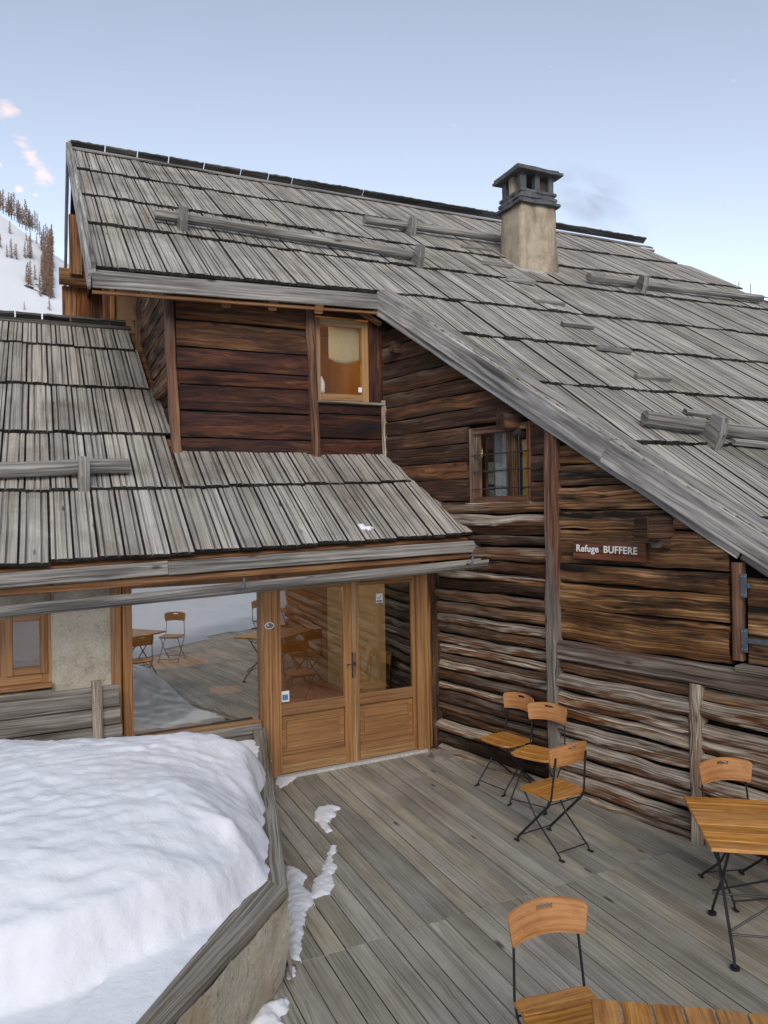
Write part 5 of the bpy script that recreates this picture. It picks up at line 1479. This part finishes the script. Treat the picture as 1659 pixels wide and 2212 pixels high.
# ================================================================== FURNITURE
def make_chair():
    """folding slatted chair, facing +Y, origin on the floor under the seat"""
    root = empty('folding_chair')
    X, Y_, Z_ = Vector((1, 0, 0)), Vector((0, 1, 0)), UPZ
    V = lambda x, y, z: Vector((x, y, z))
    sw_, sd0, sd1 = .4, -.185, .185
    mb = MB(); k = 3
    for i in range(k):
        a = sd0 + (sd1 - sd0) * i / k; b = sd0 + (sd1 - sd0) * (i + 1) / k
        wx = sw_ / 2 - (.012 if i == 0 else .0)
        n = 8
        prof = [(-(b - a) / 2 + .002, -.009), ((b - a) / 2 - .002, -.009), ((b - a) / 2 - .002, .006), ((b - a) / 2 - .006, .009), (-(b - a) / 2 + .006, .009), (-(b - a) / 2 + .002, .006)]
        pts = [V(-wx + 2 * wx * q / n, (a + b) / 2, .452 - .006 * math.sin(PI * q / n)) for q in range(n + 1)]
        def fn(dd, kk, x, y, t, i=i):
            # round the outer corners of the seat
            e = max(0, abs(2 * t - 1) - .82) / .18
            if i == 2 and x > 0: x -= .03 * e * e
            if i == 0 and x < 0: x += .02 * e * e
            return x, y
        mb.sweep(pts, Y_, Z_, prof, 'teak', None, fn)
    mb.build('seat', root)
    # curved backrest with a hand slot, one piece
    mb = MB(); nx_ = 28; nz_ = 14; wB, zB0, zB1 = .41, .7, .872; th = .016
    def bp(i, j, side):
        u = i / nx_ * 2 - 1; v = j / nz_
        half = wB / 2 * (.89 + .11 * v ** .7)
        cr = .02
        zt = zB1 - .028 * u * u; zb = zB0 + .012 * (1 - u * u)
        z = zb + (zt - zb) * v
        # rounded upper corners
        x = u * half
        if abs(u) > .93 and v > .8: z -= (abs(u) - .93) / .07 * (v - .8) * .1
        y = -.2 - .05 * (z - .7) + .045 * u * u - .02 + side * th / 2
        return V(x, y, z)
    hole = lambda i, j: 11 <= i < 17 and 10 <= j < 12
    b = {}
    for side in (1, -1):
        for i in range(nx_ + 1):
            for j in range(nz_ + 1):
                p = bp(i, j, side); b[i, j, side] = len(mb.v); mb.v.append(p)
    def uvp(i, j): return (i / nx_ * wB, j / nz_ * .17)
    for i in range(nx_):
        for j in range(nz_):
            if hole(i, j): continue
            q = [(i, j), (i + 1, j), (i + 1, j + 1), (i, j + 1)]
            mb.face([b[x, y, -1] for x, y in q], [uvp(*t) for t in q], 'ply'); mb.face([b[x, y, 1] for x, y in q[::-1]], [uvp(*t) for t in q[::-1]], 'ply')
    def rim(q):
        for (p0, p1) in zip(q, q[1:] + q[:1]): mb.face([b[p0[0], p0[1], -1], b[p1[0], p1[1], -1], b[p1[0], p1[1], 1], b[p0[0], p0[1], 1]][::-1], [uvp(*p0), uvp(*p1), uvp(*p1), uvp(*p0)], 'ply')
    rim([(i, 0) for i in range(nx_)] + [(nx_, j) for j in range(nz_)] + [(i, nz_) for i in range(nx_, 0, -1)] + [(0, j) for j in range(nz_, 0, -1)])
    rim(([(i, 10) for i in range(11, 17)] + [(17, 10), (17, 11), (17, 12)] + [(i, 12) for i in range(16, 10, -1)] + [(11, 11)])[::-1])
    bk = mb.build('backrest', root, True)
    for pl_ in bk.data.polygons: pl_.use_smooth = True
    es = bk.modifiers.new('split', 'EDGE_SPLIT'); es.split_angle = math.radians(40)
    def bars(name, pts_f, xw, flat):
        for sx in (-1, 1):
            mb = MB(); mb.tube([V(sx * xw_, y, z) for xw_, y, z in pts_f], .01, 'iron', 8, flat); mb.build(name, root)
    # rear upright runs down and forward to the front foot
    bars('back_upright', [(.165, -.215, .78), (.168, -.2, .68), (.18, -.175, .46), (.18, -.15, .4), (.18, .205, .04), (.18, .215, .008)], .18, (.005, .0105))
    bars('rear_leg', [(.158, .16, .438), (.158, .0, .22), (.158, -.235, .03), (.158, -.245, .008)], .16, (.005, .0095))
    for sx in (-1, 1):
        for (xx, yy) in ((.18, .225), (.158, -.255)):
            mb = MB(); mb.bar(V(sx * xx, yy - .025, .006), V(sx * xx, yy + .022, .006), Z_, .024, .012, 'iron'); mb.build('foot', root)
    for (xx, yy, zz_) in ((.18, .2, .05), (.158, -.215, .05), (.18, -.15, .4), (.158, .155, .425)):
        mb = MB(); mb.tube([V(-xx, yy, zz_), V(xx, yy, zz_)], .005, 'iron', 6); mb.build('stretcher', root)
    for sx in (-1, 1):
        mb = MB(); mb.bar(V(sx * .172, -.17, .437), V(sx * .172, .17, .437), Z_, .016, .012, 'iron'); mb.build('seat_rail', root)
    return root
chair0 = make_chair()
used = [False]
def place_chair(c, f, label, group='folding chairs on the terrace'):
    o = chair0 if not used[0] else copy_tree(chair0)
    used[0] = True
    o.location = (c.x, c.y, .003); o.rotation_euler = (0, 0, math.atan2(f.y, f.x) - PI / 2)
    tag(o, label, 'chair', group); return o
def seat_from(quad):
    """rear-left, rear-right, front-right, front-left corners of the seat in the photo -> centre, facing"""
    q = [gnd(*p, .45) for p in quad]
    c = sum(q, Vector()) / 4; f = ((q[2] + q[3]) - (q[0] + q[1])); f.z = 0
    return c, f.normalized()
def cs(*ps): return [(1002.4 + .2083 * x, 1451.7 + .2083 * y) for x, y in ps]
place_chair(*seat_from(cs((390, 640), (695, 715), (480, 775), (190, 690))), 'folding wooden chair against the log wall, nearest the doors')
place_chair(*seat_from(cs((700, 765), (1035, 832), (840, 940), (520, 855))), 'folding wooden chair in front of the tall post, middle of the group of three')
place_chair(*seat_from(cs((1010, 1372), (1240, 1235), (800, 1075), (615, 1190))), 'folding wooden chair seen from behind, turned sideways with its crossed legs in full view')
bD = gnd(1562, 1640, .87)
place_chair(bD + Vector((.03, -.2, 0)), Vector((.12, -1, 0)).normalized(), 'folding wooden chair behind the table at the right edge, back against the short post')
ce = gnd(1192, 2140, .45)
place_chair(Vector((ce.x + .035, ce.y - .2, 0)), Vector((.30, -1, 0)).normalized(), 'folding wooden chair nearest the camera, drawn up to the foreground table')

def make_table(W, D, name='folding_table'):
    """folding slatted table: W along +X, D along Y"""
    root = empty(name)
    V = lambda x, y, z: Vector((x, y, z)); Zv = UPZ
    zt = .74
    return root, V, zt
def table_legs(root, V, W, D, zt):
    x0 = W / 2 - .14; y0 = D / 2 - .1
    for sx in (-1, 1):
        for sy in (-1, 1):
            mb = MB(); xx = sx * (x0 - (.012 if sy > 0 else 0))
            mb.tube([V(xx, -sy * y0 * .72, zt - .03), V(xx, 0, .4), V(xx, sy * (y0 - .02), .06), V(xx, sy * y0, .01)], .0095, 'iron'); lg = mb.build('leg', root)
            mb = MB(); n = 12
            mb.slab([V(xx + .028 * math.cos(2 * PI * k / n), sy * y0 + .028 * math.sin(2 * PI * k / n), .017) for k in range(n)], UPZ, .015, 'iron'); mb.build('foot', lg)
    for (yy, zz_) in ((y0 * .8, .17), (-y0 * .8, .17), (y0 * .35, .64), (-y0 * .35, .64)):
        mb = MB(); mb.tube([V(-x0, yy, zz_), V(x0, yy, zz_)], .0065, 'iron', 6); mb.build('stretcher', root)
    for sy in (-1, 1):
        mb = MB(); mb.tube([V(-x0, sy * y0 * .78, .19), V(x0, -sy * y0 * .3, .6)], .0065, 'iron', 6); mb.build('brace', root)
    for sx in (-1, 1):
        mb = MB(); mb.bar(V(sx * x0, -D / 2 + .04, zt - .03), V(sx * x0, D / 2 - .04, zt - .03), UPZ, .02, .02, 'iron'); mb.build('top_rail', root)

# right-hand table: slats run along its length
ta, tb, tcn = gnd(1479, 1720, .74), gnd(1659, 1727, .74), gnd(1535, 1833, .74)
ux = (tb - ta).normalized(); uy = ux.cross(UPZ); vy = (tcn - ta).normalized(); ub = Vector((-vy.y, vy.x, 0)); ux = (ux * .3 + ub * .7).normalized(); uy = ux.cross(UPZ)
Dt = abs((tcn - ta).dot(uy)); Wt = 1.15
root, V, zt = make_table(Wt, Dt)
mb = MB(); nS = 7
for k in range(nS):
    y = -Dt / 2 + Dt * (k + .5) / nS
    sk = .0
    mb.bar(V(-Wt / 2, y, zt - .011), V(Wt / 2, y, zt - .011), UPZ, Dt / nS - .004, .022, 'teak', ch=.004)
mb.build('tabletop', root); table_legs(root, V, Wt, Dt, zt)
cT = (ta + tcn) / 2 + ux * Wt / 2
root.location = (cT.x, cT.y, 0.002); root.rotation_euler = (0, 0, math.atan2(ux.y, ux.x))
tag(root, 'slatted wooden folding table with black iron legs, cut by the right edge', 'table', 'terrace tables')
# foreground table: slat ends face the deck
fa, fb = gnd(1273, 2157, .74), gnd(1659, 2192, .74)
ux = (fb - fa).normalized(); uy = Vector((ux.y, -ux.x, 0))
Wf, Df = 1.06, .78
root2, V, zt = make_table(Wf, Df)
mb = MB(); nS = 9
for k in range(nS):
    x = -Wf / 2 + Wf * (k + .5) / nS
    e = rng.uniform(-.004, .004)
    mb.bar(V(x, -Df / 2, zt - .011), V(x, Df / 2 + e, zt - .011), UPZ, Wf / nS - .011, .022, 'teak', ch=.004)
mb.build('tabletop', root2); table_legs(root2, V, Wf, Df, zt)
cF = fa + ux * Wf / 2 + uy * Df / 2
root2.location = (cF.x, cF.y, 0.002); root2.rotation_euler = (0, 0, math.atan2(ux.y, ux.x))
tag(root2, 'slatted wooden table in the foreground, its slat ends towards the deck', 'table', 'terrace tables')
# furniture out of frame that the glass reflects
place_chair(Vector((2.75, 2.0, 0)), Vector((-.9, .5, 0)).normalized(), 'folding wooden chair mirrored in the big pane, on the far side of the table', 'chairs mirrored in the glass')
place_chair(Vector((5.1, 2.2, 0)), Vector((-.2, 1, 0)).normalized(), 'folding wooden chair mirrored at the right edge of the big pane', 'chairs mirrored in the glass')
place_chair(dp(.15, 0, -2.2), Vector((.3, -1, 0)).normalized(), 'folding wooden chair inside the hut, behind the left door leaf', 'chairs inside the hut')
t3 = copy_tree(root); p_ = dp(-.1, 0, -2.9); t3.location = (p_.x, p_.y, .02); t3.rotation_euler = (0, 0, math.atan2(DD.y, DD.x)); tag(t3, 'wooden table inside the hut, seen through the left door leaf', 'table', 'tables inside the hut')
t4 = copy_tree(root); t4.location = (5.3, 3.1, 0); t4.rotation_euler = (0, 0, .3); tag(t4, 'wooden table mirrored at the right edge of the big pane', 'table', 'tables mirrored in the glass')

# ================================================================== LAND, LARCHES, SKY
def hill(x, y):
    """valley floor round the hut, a steep side to the left and a snow slope behind the camera"""
    d = math.hypot(x, y)
    z = -.6
    # slope behind the terrace
    ed = 2.2 - .28 * x
    b = ed - y
    if b > -.5 and x > -7: 
        z = max(z, -.35 + .36 * max(0, min(b, 30)) ** .95 * (1 if b > 0 else 0) if b > 0 else -.35)
        if b > 0: z = min(z, .95 + .2 * max(0, -y - 1)) if y > -1.5 - .1 * abs(x) else z
    if y > 40:
        # left flank: falls from upper left to lower right
        t = max(0, -x - .02 * y)
        q = (x + .30 * (y - 40)) / 100.
    return z
mb = MB()
# near ground: snow right round the terrace and up the slope behind it
xs = list(np.arange(-40, 40.1, .8)); ys = list(np.arange(-40, 3.3, .4))
b0_ = len(mb.v)
def near_z(x, y):
    ed = 2.25 - .27 * x
    b = ed - y
    if x < -1.0: b = min(b, (1.35 - y) + (x + 1.0) * -.0) if y > 1.35 else b
    if b < 0: return -.45
    z = min(b * .5, .12) + .10 * b + .05 * n1(x * .9, y * .9)
    if b > 3.5: z += .22 * (b - 3.5) + .012 * (b - 3.5) ** 1.7
    return z + .25 * n1(x * .2, y * .2) * min(1, max(0, b - 3) / 4)
for y in ys:
    for x in xs:
        mb.v.append(Vector((x, y, near_z(x, y) - .02)))
for j in range(len(ys) - 1):
    for i in range(len(xs) - 1):
        a = b0_ + j * len(xs) + i; mb.face((a, a + 1, a + len(xs) + 1, a + len(xs)), ((0, 0),) * 4, 'snow')
tag(mb.build('snow_slope', None, True), None, None, None, 'structure')
mb = MB()
def land_z(x, y):
    d = math.hypot(x, y); az = math.degrees(math.atan2(x, y))
    if d < 45: return -1.3
    z = -1.3
    # steep snowy side, left ahead (its crest falls towards the right)
    el = .40 - .0125 * (az + 26.5) if az < 0 else -.1
    el = max(el, -.02)
    crest = 270.
    if d > 70 and az < 5 and az > -100:
        f = min(1, (d - 70) / (crest - 70)); z = -1.3 + el * min(d, crest) * f ** 1.15 + 2.2 * n1(x * .03, y * .03) * f
        if d > crest: z -= (d - crest) * .25
    if y < -10 or abs(az) > 100:
        f = max(0, (d - 45)) / 300; z = -1.3 + 110 * min(1, f) ** 1.3
    return z
nA, nR = 220, 46
rad = [0] + [30 * (2400 / 30) ** (k / (nR - 1)) for k in range(nR)]
for k, r_ in enumerate(rad):
    for a in range(nA):
        th_ = 2 * PI * a / nA
        x, y = r_ * math.sin(th_), r_ * math.cos(th_); mb.v.append(Vector((x, y, land_z(x, y))))
for k in range(len(rad) - 1):
    for a in range(nA):
        a2 = (a + 1) % nA
        mb.face((k * nA + a, (k + 1) * nA + a, (k + 1) * nA + a2, k * nA + a2) if k else (a * 0, nA + a, nA + a2, a * 0)[0:1] + (nA + a, nA + a2), ((0, 0),) * (4 if k else 3), 'snow_far')
tag(mb.build('snow_terrain', None, True), None, None, None, 'structure')

def larch_mesh(seed, h=11., dens=1., w=1.9):
    r_ = random.Random(seed)
    tm = MB(); tm.sweep([Vector((0, 0, -.8)), Vector((0, 0, h * .5)), Vector((.05, 0, h))], Vector((1, 0, 0)), Vector((0, 1, 0)), [(.16 * math.cos(2 * PI * k / 6), .16 * math.sin(2 * PI * k / 6)) for k in range(6)], 'bark', None, lambda d, k, x, y, t: (x * (1 - .85 * t), y * (1 - .85 * t)))
    cm = MB()
    n = int(95 * dens)
    for i in range(n):
        f = .12 + .88 * (i + r_.random()) / n; z = h * f
        ln = w * (1 - f) ** .75 * r_.uniform(.55, 1.1) + .18; a = r_.uniform(0, 2 * PI)
        d = Vector((math.cos(a), math.sin(a), r_.uniform(-.28, .12))); s_ = Vector((-d.y, d.x, 0))
        p0 = Vector((0, 0, z)); p1 = p0 + d * ln
        wd_ = .07
        b = len(cm.v); cm.v += [p0 + UPZ * wd_, p0 - UPZ * wd_, p1]; cm.face((b, b + 1, b + 2), ((0, 0),) * 3, 'bark')
        for q in range(7):
            t = r_.uniform(.2, 1); c = p0.lerp(p1, t); tl = r_.uniform(.25, .6) * (1 - .5 * f)
            e = (s_ * r_.choice((-1, 1)) * .8 + d * r_.uniform(-.2, .7) + UPZ * r_.uniform(-.7, .25)).normalized() * tl
            b = len(cm.v); cm.v += [c - UPZ * .075, c + UPZ * .075, c + e]; cm.face((b, b + 1, b + 2), ((0, 0),) * 3, 'twig' if r_.random() < .7 else 'twig_dark')
    return tm, cm
protos = []
for k in range(5):
    tm, cm = larch_mesh(k + 3, (11, 13, 9, 12, 10)[k], (1.1, 1.3, .8, 1.5, 1)[k], (1.9, 1.7, 1.5, 2.2, 1.8)[k])
    root_ = empty('larch_tree'); tm.build('trunk', root_); cm.build('crown', root_)
    protos.append([root_, False])
def ground_hit(x_, y_):
    d = ray(x_, y_); t = 75.
    while t < 420:
        p = CAM + d * t
        if p.z <= land_z(p.x, p.y): return p
        t += 1.5
    return None
def larch(x_, y_, px_h, label, k=None):
    p = ground_hit(x_, y_)
    if p is None:
        d = ray(x_, y_); p = CAM + d * 268; p.z = land_z(p.x, p.y)
    k = rng.randrange(5) if k is None else k
    pr = protos[k]
    o = pr[0] if not pr[1] else copy_tree(pr[0]); pr[1] = True
    o.location = (p.x, p.y, p.z - .2)
    s_ = px_h / F * p.y / (11, 13, 9, 12, 10)[k]
    o.scale = (s_ * rng.uniform(.85, 1.1), s_, s_); o.rotation_euler = (0, 0, rng.uniform(0, 6))
    tag(o, label, 'tree', 'bare larches on the snowy mountainside')
TS = .125                                                     # zoomed photo -> picture units
def tz(x, y): return x * 160 / 1106 * .8641, (480 + y * 160 / 1106) * .8641
crestL = 'bare brown larch on the skyline of the snowy slope at the left'
midL = 'bare brown larch standing in the open snow of the left slope'
edgeL = 'bare tawny larch in the thick belt beside the hut gable'
for (x_, y_, h_) in ((20, 270, 30), (60, 330, 38), (110, 370, 28), (150, 390, 30), (205, 440, 42), (250, 450, 44), (300, 500, 36), (340, 560, 36), (395, 590, 34), (445, 610, 48), (470, 620, 40), (520, 640, 34), (555, 650, 26), (610, 660, 34), (650, 700, 34), (690, 760, 26)):
    larch(*tz(x_, y_), h_ * 1.3, crestL)
for (x_, y_, h_) in ((175, 740, 32), (200, 1170, 48), (125, 1140, 32), (290, 1180, 38), (265, 1120, 30), (440, 1190, 44), (490, 1160, 42), (520, 1180, 54), (545, 1180, 40), (460, 900, 28), (530, 890, 30), (640, 900, 26), (490, 1640, 56), (530, 1650, 60), (460, 1600, 44), (610, 1560, 40), (10, 1020, 40), (425, 2080, 26)):
    larch(*tz(x_, y_), h_, midL if y_ < 2000 else 'small bare larch sapling just above the lower roof ridge at the left', 2 if y_ > 2000 else None)
for (x_, y_, h_) in ((730, 1000, 40), (760, 860, 38), (800, 860, 42), (830, 900, 40), (860, 900, 34), (780, 1150, 46), (830, 1200, 52), (870, 1250, 52), (800, 1400, 52), (850, 1480, 56), (880, 1560, 50), (720, 1480, 34), (700, 1840, 46), (740, 1780, 50), (800, 1780, 52), (840, 1820, 50), (880, 1850, 46), (860, 2080, 36), (800, 1600, 46), (690, 1700, 36), (905, 1100, 52), (910, 1400, 54), (910, 1700, 56), (745, 1250, 40), (770, 1320, 46), (820, 1330, 50), (855, 1400, 54), (890, 1330, 54), (780, 1480, 48), (830, 1560, 50), (860, 1640, 52), (820, 1690, 50), (850, 1750, 50), (760, 1060, 40), (800, 1040, 44), (840, 1080, 46), (880, 1060, 46), (890, 980, 40), (760, 930, 38)):
    larch(*tz(x_, y_), h_, edgeL)
for k in range(34):                                           # the belt thickens towards the gable
    x_ = 910 - 190 * rng.random() ** 1.6; y_ = rng.uniform(800, 1900)
    if y_ > 1500: x_ = max(x_, 700 + (y_ - 1500) * .3)
    larch(*tz(x_, y_), rng.uniform(34, 54), edgeL)
for k in range(16):
    x_ = rng.uniform(10, 700); larch(*tz(x_, 290 + x_ * .62), rng.uniform(30, 50), crestL)
for (x_, y_, w_) in ((490, 1650, 1.5), (600, 1700, .9), (750, 1770, 1.3), (830, 1860, 1.), (430, 1186, .5), (625, 1600, .7)):
    p = ground_hit(*tz(x_, y_))
    if p is None: continue
    mb = MB(); n = 9; b = len(mb.v); sd = rng.uniform(0, 50)
    for j in range(6):
        for k in range(n):
            a = 2 * PI * k / n; e = PI / 2 * j / 5; q = Vector((math.cos(a) * math.cos(e), math.sin(a) * math.cos(e), math.sin(e) * .5))
            mb.v.append(p + q * w_ * (1 + .35 * n1(q.x * 2 + sd, q.y * 2, q.z * 2)) - UPZ * .2)
    for j in range(5):
        for k in range(n): mb.face((b + j * n + k, b + j * n + (k + 1) % n, b + (j + 1) * n + (k + 1) % n, b + (j + 1) * n + k), ((0, 0),) * 4, 'rock')
    tag(mb.build('boulder', None, False, p), 'dark rock poking out of the snow among the larches', 'rock', 'rocks on the slope')

# thin railing beyond the right end of the roof
mb = MB(); base = MR.P(rright(-1.0) + .1, 1.8)
rl_c = hit(1618, 634, CAM + Vector((0, 24, 0)), Vector((0, 1, 0)))
for k in (-.42, .08): mb.tube([rl_c + RX * k - UPZ * 6., rl_c + RX * k + UPZ * .3], .018, 'zinc', 6)
mb.tube([rl_c - RX * .42 - UPZ * .02, rl_c + RX * 3.0 - UPZ * .1], .02, 'zinc', 6)
tag(mb.build('pole_frame', None), 'thin grey pole frame showing beyond the right edge of the roof', 'railing')

# smoke from the chimney
sm0 = hit(1300, 445, cb + RY * CDP / 2, RY)
bpy.ops.mesh.primitive_ico_sphere_add(subdivisions=3, radius=1, location=sm0)
so = bpy.context.object; so.name = 'smoke'; so.data.name = 'smoke'
so.scale = (1.35, .6, .6); so.rotation_euler = (0, math.radians(14), TH)
m = bpy.data.materials.new('chimney_smoke'); m.use_nodes = True; nt = m.node_tree
for n_ in list(nt.nodes): nt.nodes.remove(n_)
out = N(nt, 'OutputMaterial'); pv = N(nt, 'VolumePrincipled'); pv.inputs['Color'].default_value = (.3, .26, .235, 1)
tc = N(nt, 'TexCoord').outputs['Object']
fo = noise(nt, mapping(nt, tc, (1.4, 1.6, 1.7), (.4, .2, .9)), 1.2, 4, .6, .5)
ln_ = N(nt, 'VectorMath', operation='LENGTH'); L(nt, tc, ln_.inputs[0])
edge = ramp(nt, ln_.outputs['Value'], [(.15, g3(1)), (.95, g3(0))])
sxx = N(nt, 'SeparateXYZ'); L(nt, tc, sxx.inputs[0])
along_ = ramp(nt, math_(nt, 'MULTIPLY', math_(nt, 'ADD', sxx.outputs[0], 1.), .5), [(0, g3(1)), (.9, g3(.2))])
den = math_(nt, 'MULTIPLY', math_(nt, 'MULTIPLY', ramp(nt, fo, [(.42, g3(0)), (.7, g3(1))]), edge), math_(nt, 'MULTIPLY', along_, 2.0))
L(nt, den, pv.inputs['Density']); L(nt, pv.outputs[0], out.inputs['Volume'])
so.data.materials.append(m); tag(so, None, None, None, 'stuff')

# ---- world: dusk sky with a few small pink clouds low on the left
SUN_EL, SUN_ROT = math.radians(26), math.radians(176)
w = bpy.data.worlds.new('World'); SC.world = w; w.use_nodes = True; nt = w.node_tree
bg = nt.nodes['Background']
sky = N(nt, 'TexSky', sky_type='NISHITA'); sky.sun_disc = False; sky.sun_elevation = SUN_EL; sky.sun_rotation = SUN_ROT
sky.altitude = 2000; sky.air_density = 1.0; sky.dust_density = .7; sky.ozone_density = .8
gen = N(nt, 'TexCoord').outputs['Generated']
cf = noise(nt, mapping(nt, gen, (48, 48, 80), (2.3, .7, 1.1)), 1, 5, .6, .2)
cm_ = ramp(nt, cf, [(.46, g3(0)), (.66, g3(1))])
tot = None
for (x_, y_, r_) in ((16, 238, 22), (48, 310, 20), (95, 370, 24), (68, 342, 18), (0, 355, 7), (40, 408, 8), (78, 422, 6)):
    d = ray(x_, y_).normalized()
    dv = N(nt, 'VectorMath', operation='DISTANCE'); L(nt, gen, dv.inputs[0]); dv.inputs[1].default_value = d
    k_ = ramp(nt, math_(nt, 'MULTIPLY', dv.outputs['Value'], F / r_ / 2), [(.0, g3(1)), (.75, g3(0))])
    tot = k_ if tot is None else math_(nt, 'MAXIMUM', tot, k_)
cfac = ramp(nt, math_(nt, 'ADD', math_(nt, 'MULTIPLY', cf, .9), math_(nt, 'MULTIPLY', tot, .42)), [(.64, g3(0)), (.95, g3(.6))])
hs_ = N(nt, 'HueSaturation'); hs_.inputs['Saturation'].default_value = .55; L(nt, sky.outputs[0], hs_.inputs['Color'])
skc = mix(nt, cfac, hs_.outputs[0], (6.4, 4.5, 3.8))
L(nt, skc, bg.inputs[0]); bg.inputs[1].default_value = .115

sd = bpy.data.lights.new('sun', 'SUN'); sd.energy = 1.3; sd.angle = math.radians(40); sd.color = (1, .9, .8)
so_ = bpy.data.objects.new('sun', sd); COL.objects.link(so_)
az = SUN_ROT; el = math.radians(38)
dirv = Vector((math.sin(az) * math.cos(SUN_EL), math.cos(az) * math.cos(SUN_EL), math.sin(SUN_EL)))
so_.rotation_euler = dirv.to_track_quat('Z', 'Y').to_euler()

# ---- camera
cd = bpy.data.cameras.new('camera'); co = bpy.data.objects.new('camera', cd); COL.objects.link(co)
cd.sensor_fit = 'HORIZONTAL'; cd.sensor_width = 36; cd.lens = 36 * F / 1659; cd.clip_end = 6000; cd.clip_start = .05
right = Vector((1, 0, -RO)).normalized(); up = Vector((RO, 0, 1)).normalized(); back = right.cross(up)
mw = Matrix((right, up, back)).transposed().to_4x4(); mw.translation = CAM
co.matrix_world = mw; SC.camera = co
vs_ = SC.view_settings; vs_.view_transform = 'Standard'; vs_.look = 'None'; vs_.gamma = 1; vs_.use_curve_mapping = False; vs_.exposure = 1.08
SC.cycles.max_bounces = 8; SC.cycles.transparent_max_bounces = 12; SC.cycles.use_denoising = True
